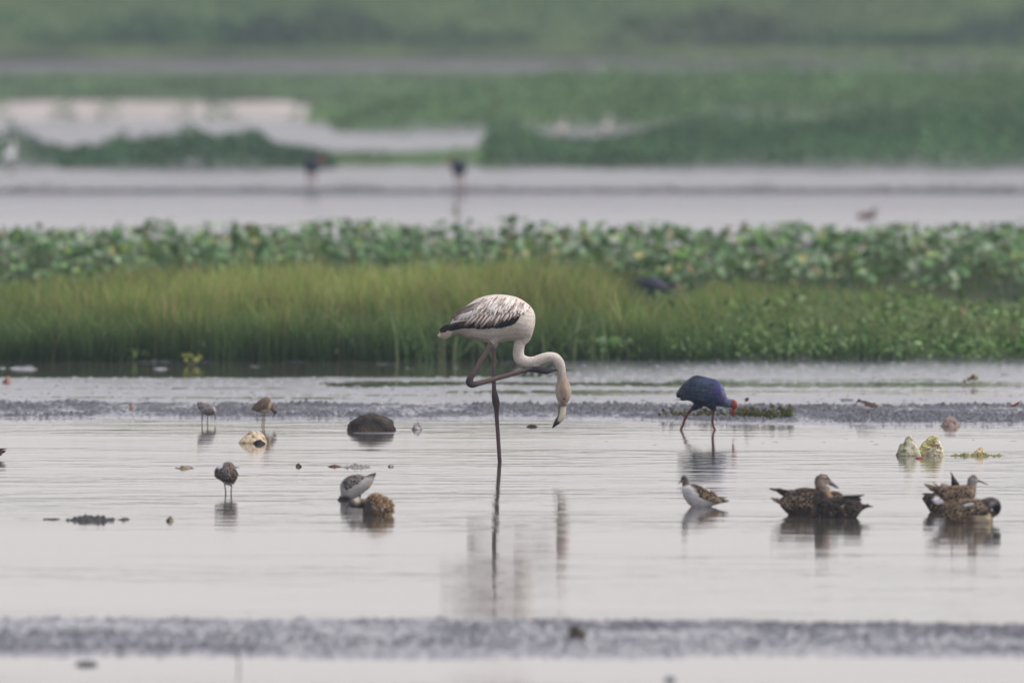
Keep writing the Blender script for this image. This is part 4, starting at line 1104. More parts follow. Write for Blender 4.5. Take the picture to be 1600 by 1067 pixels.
def wader_upright():
    b = Bird('sandpiper', 'upright brown spotted wader with grey head standing among the right ducks', 'sandpiper', 1492, 806, 'wading birds')
    rows = [(96, 238, 250), (150, 254, 296), (210, 270, 335), (270, 280, 390), (330, 272, 440), (400, 256, 460), (480, 248, 460), (555, 250, 440), (605, 275, 400), (625, 310, 360)]
    body = Loft(body_pts(rows, 13, (128, 106, 88), z=ZR, prof=[.06, .25, .45, .7, .9, 1, 1, .9, .6, .3]), True, 4, 16)
    neck = Loft(tube_pts([(565, 350, 70, 0, (150, 128, 112)), (585, 290, 52, 0, (150, 130, 118)), (590, 240, 50, 0, (150, 138, 132)), (600, 200, 54, 0, (152, 144, 140)), (606, 170, 42, 0, (122, 108, 100)), (608, 142, 14, 0, (112, 98, 90))], BR, ZR, .85))
    face = Loft(tube_pts([(600, 195, 44), (636, 200, 28), (658, 206, 12)], (160, 152, 150), ZR, .8))
    l1 = Loft(tube_pts([(470, 420, 22, 2), (466, 500, 9, 2), (470, 640, 9, 2)], (120, 100, 76), ZR))
    l2 = Loft(tube_pts([(500, 420, 22, -2), (500, 500, 9, -2), (498, 640, 9, -2)], (120, 100, 76), ZR))
    b.body([body, neck, face, l1, l2], 0.6, [pr(628, 175, 24, 7, 12, (60, 54, 54), .5, .8), pr(590, 155, 44, 16, 0, (112, 98, 92), .6, .7), pr(555, 200, 14, 44, 0, (104, 96, 94), .6, .7), pr(600, 320, 18, 60, 0, (168, 146, 132), .6, .5)], mottle=.25)
    b.part('bill', [Loft(tube_pts([(650, 204, 13), (680, 214, 10), (725, 232, 7), (766, 251, 3)], (44, 46, 58), ZR))])
    b.eye(1430 + 622 / 6.669, 720 + 176 / 6.669, .8)
    SP = [((34, 29, 27), (150, 130, 108), DB), ((98, 82, 68), (160, 140, 118), DB), ((50, 42, 37), (140, 120, 100), DB)]
    fl = shingle([(590, 270), (590, 390), (300, 390), (300, 285)], 8, 5, 9, 4.6, SP, 87, jit=.18, z=ZR)
    b.feathers('wing', fl, lift=(.05, .7))
    b.feathers('wing_tip', [(1430 + 290 / 6.669, 720 + (300 + 14 * i) / 6.669, 1430 + (94 + 26 * i + 8 * (i % 2)) / 6.669, 720 + (238 + 32 * i) / 6.669, 3.4, (60, 52, 48), (120, 104, 92), (40, 35, 33)) for i in range(4)] + [(1430 + 270 / 6.669, 720 + 285 / 6.669, 1430 + 184 / 6.669, 720 + 226 / 6.669, 2.2, DB, BR, DB)], lift=(.05, .6))
wader_upright()

def duck_preening():
    b = Bird('duck', 'mottled duck preening with its grey-crowned head tucked to its breast, far right', 'duck', 1520, 816, 'ducks resting on the water')
    rows = [(306, 455, 520), (330, 425, 590), (380, 405, 680), (450, 393, 710), (530, 388, 715), (610, 388, 715), (690, 398, 715), (745, 425, 710), (785, 480, 700), (808, 540, 660)]
    body = Loft(body_pts(rows, 21, (112, 96, 80), z=ZR, prof=[.3, .55, .8, .95, 1, 1, 1, .9, .7, .4]), True, 4, 18)
    head = Loft(tube_pts([(700, 460, 60, 4, (60, 52, 48)), (745, 440, 58, 8, (84, 78, 76)), (790, 435, 62, 10, (110, 104, 104)), (830, 450, 60, 10, (80, 74, 74)), (848, 490, 48, 9, (40, 37, 38)), (838, 530, 38, 8, (44, 38, 38)), (812, 560, 26, 8, (120, 96, 90)), (795, 585, 14, 8, (130, 100, 96))], BR, ZR, .8))
    paint = [pr(700, 600, 90, 44, 5, (206, 192, 166), .5, .9), pr(770, 580, 18, 50, -10, (222, 206, 168), .5, .8), pr(800, 440, 22, 64, 38, (156, 154, 160), .5, .85), pr(850, 500, 36, 50, 30, (30, 28, 30), .5, .8), pr(720, 540, 60, 26, -15, (28, 25, 25), .5, .9), pr(810, 400, 50, 22, 10, (70, 64, 62), .6, .8)]
    b.body([body, head], 0.6, paint, mottle=.4)
    MOT = DUCKF + [((96, 80, 66), (190, 172, 146), (84, 70, 60))]
    fl = shingle([(720, 420), (690, 560), (460, 560), (450, 400)], 6, 5, 11, 5.0, MOT, 97, jit=.18, z=ZR)
    fl += shingle([(500, 470), (560, 630), (350, 620), (330, 440)], 5, 5, 9.5, 4.4, [((84, 70, 58), (170, 150, 124), DB), ((60, 51, 44), (142, 126, 106), DB)], 98, z=ZR)
    fl += [(1430 + 610 / 6.669, 720 + 440 / 6.669, 1430 + 500 / 6.669, 720 + 462 / 6.669, 3.6, (206, 208, 212), (214, 214, 216), (160, 158, 156), 1.4), (1430 + 570 / 6.669, 720 + 450 / 6.669, 1430 + 470 / 6.669, 720 + 455 / 6.669, 2.0, (96, 120, 126), (120, 140, 146), (90, 104, 112), 1.8)]
    b.feathers('wing', fl, lift=(.05, .9))
    b.feathers('tail', [(1430 + 400 / 6.669, 720 + (430 + 20 * i) / 6.669, 1430 + (316 + 6 * i) / 6.669, 720 + (432 + 40 * i) / 6.669, 4, (84, 72, 62), (150, 132, 110), DB) for i in range(4)], lift=(.1, .5))
duck_preening()

def small_wader():
    b = Bird('sandpiper', 'small white-bellied wader sitting on the right mud flat', 'sandpiper', 1357, 650, 'wading birds')
    b.root.location.z = 0.02
    Z = (1060, 560, 2.963)
    rows = [(826, 218, 236), (840, 212, 250), (856, 208, 256), (875, 212, 258), (895, 220, 254), (915, 228, 246), (932, 230, 240), (946, 230, 233)]
    body = Loft(body_pts(rows, 6, (228, 226, 226), z=Z, prof=[.4, .75, 1, 1, .85, .6, .3, .08]), True, 4, 14)
    head = Loft(tube_pts([(848, 226, 12), (840, 214, 10.5), (837, 208, 9), (835, 201, 3)], (96, 86, 80), Z, .85))
    l1 = Loft(tube_pts([(872, 250, 4, 1), (872, 262, 2.4, 1), (872, 275, 2.4, 1)], (110, 96, 80), Z))
    l2 = Loft(tube_pts([(880, 250, 4, -1), (881, 262, 2.4, -1), (881, 275, 2.4, -1)], (110, 96, 80), Z))
    pz = lambda x, y, rx, ry, *k: (1060 + x / 2.963, 560 + y / 2.963, rx / 2.963, ry / 2.963, *k)
    b.body([body, head, l1, l2], 0.4, [pz(885, 220, 52, 12, 12, (74, 64, 58), .4, .98), pz(846, 236, 8, 12, 0, (214, 212, 214), .5, .8)], mottle=.2)
    b.part('bill', [Loft(tube_pts([(831, 210, 3.2), (826, 216, 2), (820, 224, .8)], (50, 46, 46), Z))])
    b.feathers('wing', shingle([(860, 212), (862, 232), (915, 240), (905, 222)], 5, 3, 5, 3.2, [((84, 74, 68), (126, 112, 100), (74, 66, 60))], 107, z=Z), lift=(.05, .5))
small_wader()

def edge_duck():
    b = Bird('duck', 'dark tail feathers of a duck cut off by the left edge', 'duck', -40, 716, 'ducks resting on the water')
    rows = [(-92, 694, 716), (-86, 686, 722), (-70, 682, 726), (-50, 681, 727), (-30, 684, 726), (-16, 690, 720), (-6, 696, 714)]
    body = Loft(body_pts(rows, 18, (84, 70, 60), prof=[.4, .7, .95, 1, .95, .7, .4]), True, 4, 16)
    tail = Loft(tube_pts([(-24, 705, 9), (-8, 706, 6.5), (2, 706, 3.6), (9, 704, 1)], (62, 50, 44), k=.8))
    head = Loft(tube_pts([(-82, 692, 9), (-84, 680, 8), (-88, 672, 8.5), (-96, 672, 5)], (92, 80, 70), k=.8))
    b.body([body, tail, head], 0.7, (), mottle=.4)
    b.part('bill', [Loft(tube_pts([(-96, 673, 3.5), (-108, 677, 1)], (80, 80, 86), k=.8))])
    b.feathers('tail', [(-16, 704 + i, 11 - 2.5 * i, 700.5 + 3.6 * i, 3, (60, 46, 40), (120, 98, 84), (36, 30, 30)) for i in range(4)], lift=(.05, .5))
    b.feathers('wing', shingle([(-72, 690), (-72, 712), (-20, 712), (-20, 694)], 6, 4, 9, 5, DUCKF, 111), lift=(.05, .8))
edge_duck()

def bank_swamphen():
    d = 150.5
    ay = (CAM_H - 0.04) / d * FPX - 80
    b = Bird('swamphen', 'dark swamphen half hidden in the greenery behind the flamingo', 'swamphen', 1022, ay, None, d)
    b.root.location.z = 0.04
    Z = (960, 400, 11.43)
    rows = [(370, 425, 465), (420, 395, 560), (520, 385, 650), (640, 372, 720), (740, 385, 740), (840, 430, 720), (910, 490, 690), (950, 540, 650)]
    body = Loft(body_pts(rows, 13, (40, 46, 62), z=Z, prof=[.2, .55, .85, 1, 1, .85, .6, .3]), True, 4, 16)
    neck = Loft(tube_pts([(880, 560, 80, 0, (58, 50, 76)), (960, 545, 44, 0, (62, 54, 76)), (1030, 510, 34, 0, (70, 60, 80)), (1090, 512, 36, 0, (84, 66, 80)), (1120, 535, 34, 0, (150, 80, 64)), (1130, 555, 22, 0, (180, 80, 60))], DB, Z, .8))
    l1 = Loft(tube_pts([(600, 700, 40, 3), (590, 800, 14, 3), (600, 1250, 13, 3)], (130, 70, 62), Z))
    l2 = Loft(tube_pts([(760, 700, 40, -3), (770, 800, 14, -3), (750, 1250, 13, -3)], (130, 70, 62), Z))
    b.body([body, neck, l1, l2], 0.7, [pr(0, 0, 1, 1, 0, (0, 0, 0)), (1031, 441, 8, 10, 0, (66, 56, 84), .7, .6)], M_gloss, mottle=.3)
    b.part('bill', [Loft(tube_pts([(1125, 540, 26, 0, (200, 96, 60)), (1160, 585, 17, 0, (212, 116, 70)), (1195, 640, 4, 0, (190, 90, 70))], DB, Z, .8))])
bank_swamphen()

def far_swamphen(ax, ay, label, flip):
    b = Bird('swamphen', label, 'swamphen', ax, ay, 'far swamphens across the water')
    b.root.location.z = 0.03
    f = -1 if flip else 1
    c = (34, 42, 60)
    t = ay - 302
    body = Loft(tube_pts([(ax - 12 * f, 262 + t, 3, 0), (ax - 8 * f, 261 + t, 9, 0), (ax - 1 * f, 261 + t, 12.5, 0), (ax + 6 * f, 263 + t, 11, 0), (ax + 12 * f, 266 + t, 5, 0)], c, k=1.05), True, 4, 14)
    neck = Loft(tube_pts([(ax + 5 * f, 260 + t, 7), (ax + 9 * f, 255 + t, 4.5), (ax + 11 * f, 251 + t, 4.2, 0, (70, 50, 60)), (ax + 13 * f, 251 + t, 3.5, 0, (150, 60, 56))], c, k=.9))
    l1 = Loft(tube_pts([(ax - 4, 270 + t, 4, 2), (ax - 5, 280 + t, 1.6, 2), (ax - 4, 308 + t, 1.4, 2)], (120, 70, 66)))
    l2 = Loft(tube_pts([(ax + 4, 270 + t, 4, -2), (ax + 4, 280 + t, 1.6, -2), (ax + 6, 308 + t, 1.4, -2)], (120, 70, 66)))
    b.body([body, neck, l1, l2], 0.7, (), M_gloss, mottle=.2)
    b.part('bill', [Loft(tube_pts([(ax + 13 * f, 251 + t, 3, 0), (ax + 17 * f, 253.5 + t, 2, 0), (ax + 20 * f, 256 + t, .6)], (190, 60, 54)))])
far_swamphen(486, 302.5, 'larger dark blue swamphen on the thin mud strip across the water', False)
far_swamphen(718, 306, 'smaller dark swamphen on the thin mud strip, right of another one', True)

def far_egret(ax, ay, h, label, col, bill, name='egret', cat='egret', d=None):
    b = Bird(name, label, cat, ax, ay, None, d)
    k = h / 34.0
    body = Loft(tube_pts([(ax - 9 * k, ay - 11 * k, 1.5), (ax - 5 * k, ay - 14 * k, 4.5 * k), (ax, ay - 17 * k, 6 * k), (ax + 4 * k, ay - 20 * k, 4 * k)], col, k=.8), False, 4, 12)
    neck = Loft(tube_pts([(ax + 2 * k, ay - 19 * k, 3.4 * k), (ax + 5 * k, ay - 24 * k, 2.2 * k), (ax + 3.5 * k, ay - 29 * k, 2 * k), (ax + 4.5 * k, ay - 32.5 * k, 2.5 * k), (ax + 7 * k, ay - 32.5 * k, 1.6 * k)], col, k=.9), False, 4, 12)
    l1 = Loft(tube_pts([(ax - 2 * k, ay - 13 * k, 2 * k, 1), (ax - 2 * k, ay - 8 * k, .9, 1), (ax - 1 * k, ay + 3, .9, 1)], (60, 56, 50)))
    l2 = Loft(tube_pts([(ax + 1.5 * k, ay - 13 * k, 2 * k, -1), (ax + 2 * k, ay - 8 * k, .9, -1), (ax + 2 * k, ay + 3, .9, -1)], (60, 56, 50)))
    b.body([body, neck, l1, l2], 0.5, ())
    b.part('bill', [Loft(tube_pts([(ax + 6.5 * k, ay - 32.5 * k, 1.6 * k), (ax + 13 * k, ay - 31 * k, .5)], bill))])
far_egret(15, 267, 46, 'white egret before the small thicket at the far left', (240, 240, 240), (150, 130, 80))
far_egret(117, 259, 28, 'small dark heron between the two left thickets', (54, 50, 52), (90, 80, 60), 'heron', 'heron')
far_egret(876, 222, 38, 'left of two pale herons in the far right greenery', (222, 212, 206), (150, 130, 90), 'heron', 'heron', 290)
far_egret(946, 220, 40, 'right of two pale herons in the far right greenery', (214, 206, 202), (150, 130, 90), 'heron', 'heron', 292)

def far_teal():
    b = Bird('duck', 'lone brown duck floating on the far water at right', 'duck', 1354, 341)
    body = Loft(tube_pts([(1338, 337, 1), (1343, 338, 4), (1352, 338, 6.2), (1361, 337.5, 5.4), (1367, 336, 3)], (120, 98, 88), k=1.0), True, 4, 12)
    head = Loft(tube_pts([(1362, 335, 3.6), (1364, 331, 3), (1366, 328.5, 3.2), (1369, 329.5, 1.6)], (104, 84, 76), k=.9))
    b.body([body, head], 0.5, (), mottle=.3)
    b.part('bill', [Loft(tube_pts([(1368, 329.5, 1.6), (1374, 331, .5)], (70, 66, 66)))])
far_teal()

# ---------------------------------------------------------------- debris, stones and small plants
def lump(name, label, cat, x0, x1, ytop, ybase, dep, cols, seed, rough=0.25, mat=None, peak=None, flat=1.0, z0=0.0, group=None, sq=1.0, cone=None):
    """irregular lump: plan ellipse from x0..x1 (photo columns), top at ytop, waterline at ybase"""
    ax = (x0 + x1) / 2
    x, d = gpt(ax, ybase); s = FPX / d
    hw = (x1 - x0) / 2 / s; h = (ybase - ytop) / s
    n, m = 40, 20
    th = np.linspace(0, 2 * np.pi, n, endpoint=False); ph = np.linspace(0, np.pi, m)
    T, P = np.meshgrid(th, ph)
    cx, cy, cz = np.sin(P) * np.cos(T), np.sin(P) * np.sin(T), np.cos(P)
    f = 1 + rough * (fbm(cx * 1.6 + 5 + seed, cy * 1.6 + cz * 1.3 + seed * 3, seed, 3) - 0.5) * 2 + rough * 0.6 * (fbm(cx * 5 + seed, cy * 5 + cz * 4, seed + 2, 3) - 0.5)
    if cone is not None:
        rad = np.where(cz > 0, (1 - np.clip(cz, 0, 1)) ** cone, np.sin(P))
        cx, cy = rad * np.cos(T), rad * np.sin(T)
    zz = np.where(cz > 0, cz ** flat, cz * 0.5)
    Vx = cx * f * hw; Vy = cy * f * dep / 2; Vz = zz * f * h
    if peak is not None:
        Vx = Vx + np.clip(zz, 0, 1) * (peak - ax) / s * 0.8
    V = np.stack([Vx, Vy, Vz], -1).reshape(-1, 3)
    i = np.arange(m - 1)[:, None] * n + np.arange(n)[None]
    j = np.arange(m - 1)[:, None] * n + (np.arange(n)[None] + 1) % n
    F = np.stack([i, i + n, j + n, j], -1).reshape(-1, 4)
    k = fbm(V[:, 0] * 40 + seed, V[:, 1] * 15 + V[:, 2] * 40, seed + 4, 3)
    cl = np.array([lin(c) for c in cols])
    t = np.clip((k - 0.3) / 0.4, 0, 0.999) * (len(cl) - 1)
    a = np.floor(t).astype(int); fr = (t - a)[:, None]
    K = cl[a] * (1 - fr) + cl[np.minimum(a + 1, len(cl) - 1)] * fr
    o = link(name, mesh_np(name, V, F, K), mat or M_debris, None, (x, d, z0))
    return tag(o, label, cat, group)

def raft(name, label, cat, x0, x1, ytop, ybase, dep, cols, seed, mat=None, f=1.0, sink=0.30):
    """ragged low mat of mud or weed: a rough sheet that breaks the water surface here and there"""
    ax = (x0 + x1) / 2
    x, d = gpt(ax, ybase); s = FPX / d
    hw = (x1 - x0) / 2 / s; h = (ybase - ytop) / s
    n, m = max(24, int((x1 - x0) * 1.6)), 22
    u, v = np.meshgrid(np.linspace(-1, 1, n), np.linspace(-1, 1, m))
    X = u * hw; Y = v * dep / 2
    env = np.clip(1 - u ** 2 * 0.95 - v ** 2, 0, 1) ** 0.5
    k1 = fbm(X * 38 * f + seed, Y * 16 + seed * 2.3, seed, 3); k2 = fbm(X * 110 * f + seed, Y * 40, seed + 3, 2)
    Z = h * (env * np.clip(0.15 + 1.5 * (k1 - 0.25) + 0.7 * (k2 - 0.5), 0, 1.25) - sink)
    Z = np.where(env <= 0.02, -0.012, Z)
    V = np.stack([X, Y, Z], -1).reshape(-1, 3)
    i = np.arange(m - 1)[:, None] * n + np.arange(n - 1)[None]
    F = np.stack([i, i + 1, i + 1 + n, i + n], -1).reshape(-1, 4)
    cl = np.array([lin(c) for c in cols])
    t = np.clip((fbm(V[:, 0] * 60 + 3, V[:, 1] * 30, seed + 6, 2) - 0.25) / 0.5, 0, 0.999) * (len(cl) - 1)
    a = np.floor(t).astype(int); fr = (t - a)[:, None]
    K = cl[a] * (1 - fr) + cl[np.minimum(a + 1, len(cl) - 1)] * fr
    return tag(link(name, mesh_np(name, V, F, K), mat or M_debris, None, (x, d, 0)), label, cat)

lump('stone', 'large dark rounded stone at the edge of the mud flat', 'stone', 545.5, 620, 647.5, 672, 0.24, [(30, 26, 22), (54, 44, 36), (72, 54, 42)], 5, 0.26, M_stone, flat=0.78)
lump('rubble', 'pale cream lump of rubble stained brown, before the brown wader', 'rubble', 373, 420, 672, 692, 0.15, [(120, 88, 58), (196, 176, 146), (214, 200, 176), (206, 188, 160)], 9, 0.30, peak=400, cone=0.75)
lump('rubble', 'small black scrap at the foot of the cream rubble', 'rubble', 396, 414, 686, 693.5, 0.05, [(28, 27, 30), (58, 54, 56)], 12, 0.5, cone=0.8)
lump('foam_lump', 'mossy whitish lump, left of the pale green block', 'debris', 1398, 1441, 685, 711.5, 0.18, [(88, 104, 58), (196, 192, 168), (212, 206, 190), (176, 174, 140)], 14, 0.34, peak=1422, cone=0.42)
lump('shell', 'greyish pink rounded lump on the right mud flat', 'debris', 1471, 1501, 650, 666, 0.12, [(112, 96, 92), (168, 150, 142), (150, 132, 126)], 19, 0.2, cone=0.5)
lump('foam_scrap', 'small tan scrap in the weed trail at far right', 'debris', 1518, 1542, 698.5, 711, 0.08, [(176, 140, 84), (206, 188, 150), (196, 176, 140)], 23, 0.3, cone=0.8)
raft('mud_clod', 'dark low ragged mud clod on the open water, lower left', 'clod', 96, 184, 799, 813, 0.5, [(30, 30, 33), (58, 58, 58), (44, 46, 42)], 27, M_stone, 0.7)
raft('mud_clod', 'tiny dark clod left of the ragged mud clod', 'clod', 64, 96, 806, 811, 0.25, [(36, 36, 40), (60, 58, 58)], 30, M_stone, 1.4)
raft('mud_clod', 'tiny dark clod right of the ragged mud clod', 'clod', 182, 206, 806, 812, 0.25, [(40, 40, 43), (64, 62, 60)], 33, M_stone, 1.4)
lump('scrap', 'tiny greenish scrap afloat right of the mud clods', 'debris', 260, 271, 807.5, 813.5, 0.12, [(84, 78, 60), (140, 128, 104)], 33, 0.6, cone=0.5)
lump('scrap', 'tiny dark scrap afloat between two left waders', 'debris', 461.5, 472, 724, 729, 0.10, [(62, 58, 40), (92, 82, 60)], 35, 0.6, cone=0.5)
raft('weed_raft', 'thin brown weed raft left of the preening grey wader', 'debris', 270, 309, 726.0, 731.5, 0.40, [(96, 84, 66), (150, 140, 118)], 37)
raft('weed_raft', 'thin bluish weed raft behind the upended wader', 'debris', 528, 582, 722.0, 730, 0.40, [(112, 120, 120), (150, 156, 152), (128, 112, 100)], 39)
lump('scrap', 'small brown scrap at the left end of the bluish raft', 'debris', 513, 533, 725.5, 729, 0.14, [(96, 62, 50), (120, 90, 74)], 41, 0.7, cone=0.9)
lump('scrap', 'tiny grey scrap right of the bluish raft', 'debris', 605.5, 615, 725.4, 729, 0.08, [(120, 116, 124), (150, 146, 150)], 43, 0.3)
raft('weed_raft', 'long flat green weed trail right of the pale block', 'debris', 1478, 1576, 704.8, 712, 0.35, [(96, 100, 60), (150, 146, 96), (84, 80, 62)], 45)
lump('scrap', 'small magenta scrap at the foot of the pale block', 'debris', 1430.5, 1443, 714, 716.5, 0.10, [(120, 34, 66), (158, 60, 92)], 47, 0.3)
lump('scrap', 'small dark scrap at the water edge beside the flamingo bill', 'debris', 823, 841, 663.6, 667.3, 0.08, [(48, 36, 28), (70, 52, 40)], 49, 0.7, cone=0.9)
lump('scrap', 'small grey scrap beside the dark rounded stone', 'debris', 644, 661, 662, 671, 0.10, [(110, 106, 108), (168, 162, 162)], 51, 0.6, cone=0.5)
lump('scrap', 'small tan scrap at the left edge of the mud flat', 'debris', 5, 19, 590, 599.5, 0.08, [(150, 116, 98), (186, 156, 138)], 53, 0.6, cone=0.8)
lump('scrap', 'tiny upright brown scrap on the left mud flat', 'debris', 200.5, 210, 629, 642, 0.05, [(96, 72, 62), (180, 160, 150)], 55, 0.7, cone=0.75)
lump('clod', 'dark clod with a pale top on the foreground mud bar', 'clod', 886, 916, 984, 998, 0.14, [(50, 46, 42), (40, 38, 38), (110, 96, 60)], 57, 0.6, M_stone, z0=0.01)
lump('clod', 'dark clod at the near edge of the mud bar, lower left', 'clod', 116, 152, 1033, 1038, 0.3, [(46, 48, 50), (62, 62, 60)], 59, 0.35, M_stone)
lump('clod', 'dark flat clod in the shallow water at the very bottom, right of centre', 'clod', 1037, 1056, 1057, 1062, 0.2, [(70, 80, 88), (90, 96, 100)], 61, 0.3, M_stone)

def pale_block():
    """wedge of weathered foam standing in the water"""
    x, d = gpt(1455, 711); s = FPX / d
    pts = [(1431, 713), (1434, 704), (1442, 692), (1452, 682), (1459, 680), (1464, 681), (1469, 689), (1474, 702), (1476.5, 713)]
    n = len(pts); K = []; V = []
    r = random.Random(4)
    layers = [(-0.05, 0.86), (-0.035, 1.0), (0.03, 1.0), (0.05, 0.84)]
    for (yy, k) in layers:
        for (a, b_) in pts:
            V.append(((1455 + (a - 1455) * k - 1455) / s + r.uniform(-.002, .002), yy + r.uniform(-.006, .006), (711 - (713 - (713 - b_) * k)) / s + r.uniform(-.002, .002)))
    F = []
    L = len(layers)
    for l in range(L - 1):
        for i in range(n):
            j = (i + 1) % n
            F.append((l * n + i, l * n + j, (l + 1) * n + j)); F.append((l * n + i, (l + 1) * n + j, (l + 1) * n + i))
    V.append((0, -0.058, 14 / s)); V.append((0, 0.056, 14 / s))
    for i in range(n):
        j = (i + 1) % n
        F.append((L * n, j, i)); F.append((L * n + 1, (L - 1) * n + i, (L - 1) * n + j))
    me = mesh_np('pale_block', V, F, smooth=False)
    ob = bpy.data.objects.new('t', me); C.objects.link(ob)
    md = ob.modifiers.new('s', 'SUBSURF'); md.levels = 3; md.subdivision_type = 'SIMPLE'
    m2 = bpy.data.meshes.new_from_object(ob.evaluated_get(bpy.context.evaluated_depsgraph_get()))
    bpy.data.objects.remove(ob)
    A = np.zeros(len(m2.vertices) * 3, np.float32); m2.vertices.foreach_get('co', A); A = A.reshape(-1, 3)
    nz = fbm(A[:, 0] * 45 + 9, A[:, 2] * 45 + A[:, 1] * 20, 3, 3)
    A[:, 1] += (nz - .5) * 0.02; A[:, 0] += (fbm(A[:, 2] * 40, A[:, 1] * 40, 6) - .5) * 0.012
    m2.vertices.foreach_set('co', A.ravel()); m2.update()
    a, b_, c_ = lin((216, 210, 184)), lin((186, 186, 130)), lin((166, 130, 96))
    g = sstep(.4, .6, fbm(A[:, 0] * 14 + 2, A[:, 2] * 14, 8))[:, None]
    t = sstep(.56, .68, fbm(A[:, 0] * 50 + 4, A[:, 2] * 50, 10))[:, None]
    set_col(m2, (a * (1 - g) + b_ * g) * (1 - t * .7) + c_ * t * .7)
    m2.name = 'foam_block'
    tag(link('foam_block', m2, M_debris, None, (x, d, 0)), 'pale yellow-green wedge shaped block standing in the right water', 'debris')
pale_block()

def plant(name, label, cat, ax, ay, stems, seed, cl=((96, 120, 62), (120, 140, 76), (78, 98, 56)), group=None, z0=0.0):
    """stems: (dx_px, height_px, leaf_px, lean_px)"""
    r = random.Random(seed); rr = np.random.default_rng(seed)
    x, d = gpt(ax, ay); s = FPX / d
    root = empty(name, (x, d, z0)); tag(root, label, cat, group)
    P = []; Q = []
    for (dx, h, lf, ln) in stems:
        bx = dx / s; by = r.uniform(-.05, .05) if len(stems) > 1 else 0
        H = h / s; le = ln / s
        c = lin(cl[r.randrange(len(cl))])
        n = 4; V = []; Kc = []; F = []
        for i in range(n):
            t = i / (n - 1); w_ = 0.0035 * (1 - .5 * t)
            cx, cy, cz = bx + le * t * t, by, H * t
            V += [(cx - w_, cy, cz), (cx, cy - w_, cz), (cx + w_, cy, cz), (cx, cy + w_, cz)]; Kc += [c * .8] * 4
        for i in range(n - 1):
            for j in range(4):
                k = (j + 1) % 4
                F.append((i * 4 + j, i * 4 + k, (i + 1) * 4 + k, (i + 1) * 4 + j))
        P.append((np.array(V), np.array(F), np.array(Kc)))
        nl = 1 + (h > 8) + r.randrange(2)
        for q in range(nl):
            t = 1.0 if q == 0 else r.uniform(.3, .9)
            L = lf / s * r.uniform(.7, 1.15)
            az = r.uniform(0, 6.28); el = r.uniform(.0, .9)
            dv = np.array([math.cos(az) * math.cos(el), math.sin(az) * math.cos(el) * .6, math.sin(el)])
            sv = np.cross(dv, [0.2, 1, .3]); sv /= np.linalg.norm(sv)
            up = np.cross(dv, sv)
            b0 = np.array([bx + le * t * t, by, H * t])
            W = L * .36
            V = [b0, b0 + dv * L * .35 + sv * W, b0 + dv * L * .4 + up * L * .06, b0 + dv * L * .35 - sv * W, b0 + dv * L * .75 + sv * W * .8, b0 + dv * L * .78 + up * L * .04, b0 + dv * L * .75 - sv * W * .8, b0 + dv * L]
            F = [(0, 1, 2, 2), (0, 2, 3, 3), (1, 4, 5, 2), (2, 5, 6, 3), (4, 7, 5, 5), (5, 7, 6, 6)]
            F3 = [(0, 1, 2), (0, 2, 3), (1, 4, 5), (1, 5, 2), (2, 5, 6), (2, 6, 3), (4, 7, 5), (5, 7, 6)]
            Q.append((np.array(V), np.array(F3), np.array([lin(cl[r.randrange(len(cl))])] * 8)))
    V, F, K = join(*P); link('stem', mesh_np('stem', V, F, K), M_leaf, root)
    if Q:
        if len(Q) <= 24:
            for v, f, k in Q:
                link('leaf', mesh_np('leaf', v, f, k, False), M_leaf, root)
        else:
            V, F, K = join(*Q); tag(link('leaves', mesh_np('leaves', V, F, K, False), M_leaf, root), kind='stuff')
    return root

rp = random.Random(3)
plant('mud_plant', 'low tangle of green weed on the mud beside the swamphen', 'plant', 1190, 655, [(rp.uniform(-50, 50), rp.uniform(5, 22) * (1 - abs(q % 70 - 35) / 60), rp.uniform(5, 10), rp.uniform(-8, 8)) for q in range(110)], 5, ((104, 116, 66), (84, 92, 56), (124, 128, 82), (110, 92, 66)))
plant('mud_plant', 'sparse weed tangle behind the legs of the swamphen', 'plant', 1085, 654, [(rp.uniform(-48, 48), rp.uniform(4, 15), rp.uniform(4, 8), rp.uniform(-6, 6)) for q in range(70)], 6, ((96, 108, 60), (84, 84, 58), (120, 110, 80)))
plant('seedling', 'single seedling with a dark folded leaf beside the swamphen head', 'plant', 1161, 654, [(0, 27, 10, 3)], 7, ((64, 82, 44), (72, 92, 48)))
plant('sprout', 'pair of bright green sprouts at the foot of the left grass', 'plant', 205, 564, [(-24, 10, 9, -3), (-5, 14, 11, 0), (2, 12, 12, 4), (14, 12, 12, 4), (20, 9, 11, 6), (-38, 6, 9, -4)], 8, ((128, 160, 84), (146, 176, 92), (120, 150, 96)))
plant('sprout', 'yellow-green sprout at the foot of the grass, right of a pair', 'plant', 298, 570, [(-4, 15, 13, -4), (2, 11, 11, 3), (6, 8, 12, 8), (-2, 6, 10, -6)], 9, ((166, 168, 84), (150, 156, 78)))
plant('weed', 'thin lone weed in the far water above the flamingo', 'plant', 716, 352, [(0, 30, 9, -2), (-2, 22, 8, -5), (1, 14, 5, 2)], 10, ((150, 140, 100), (130, 130, 96)))
plant('weed', 'small yellow-green weed on the right mud beside the channel', 'plant', 1520, 602, [(0, 14, 9, 4), (-3, 10, 8, -6), (-8, 5, 6, -8)], 11, ((150, 150, 84), (130, 100, 76)))
plant('twig', 'thin dark twig at the near edge of the mud bar', 'twig', 373, 1040, [(0, 22, 4, -1)], 12, ((62, 60, 52), (70, 72, 56)))

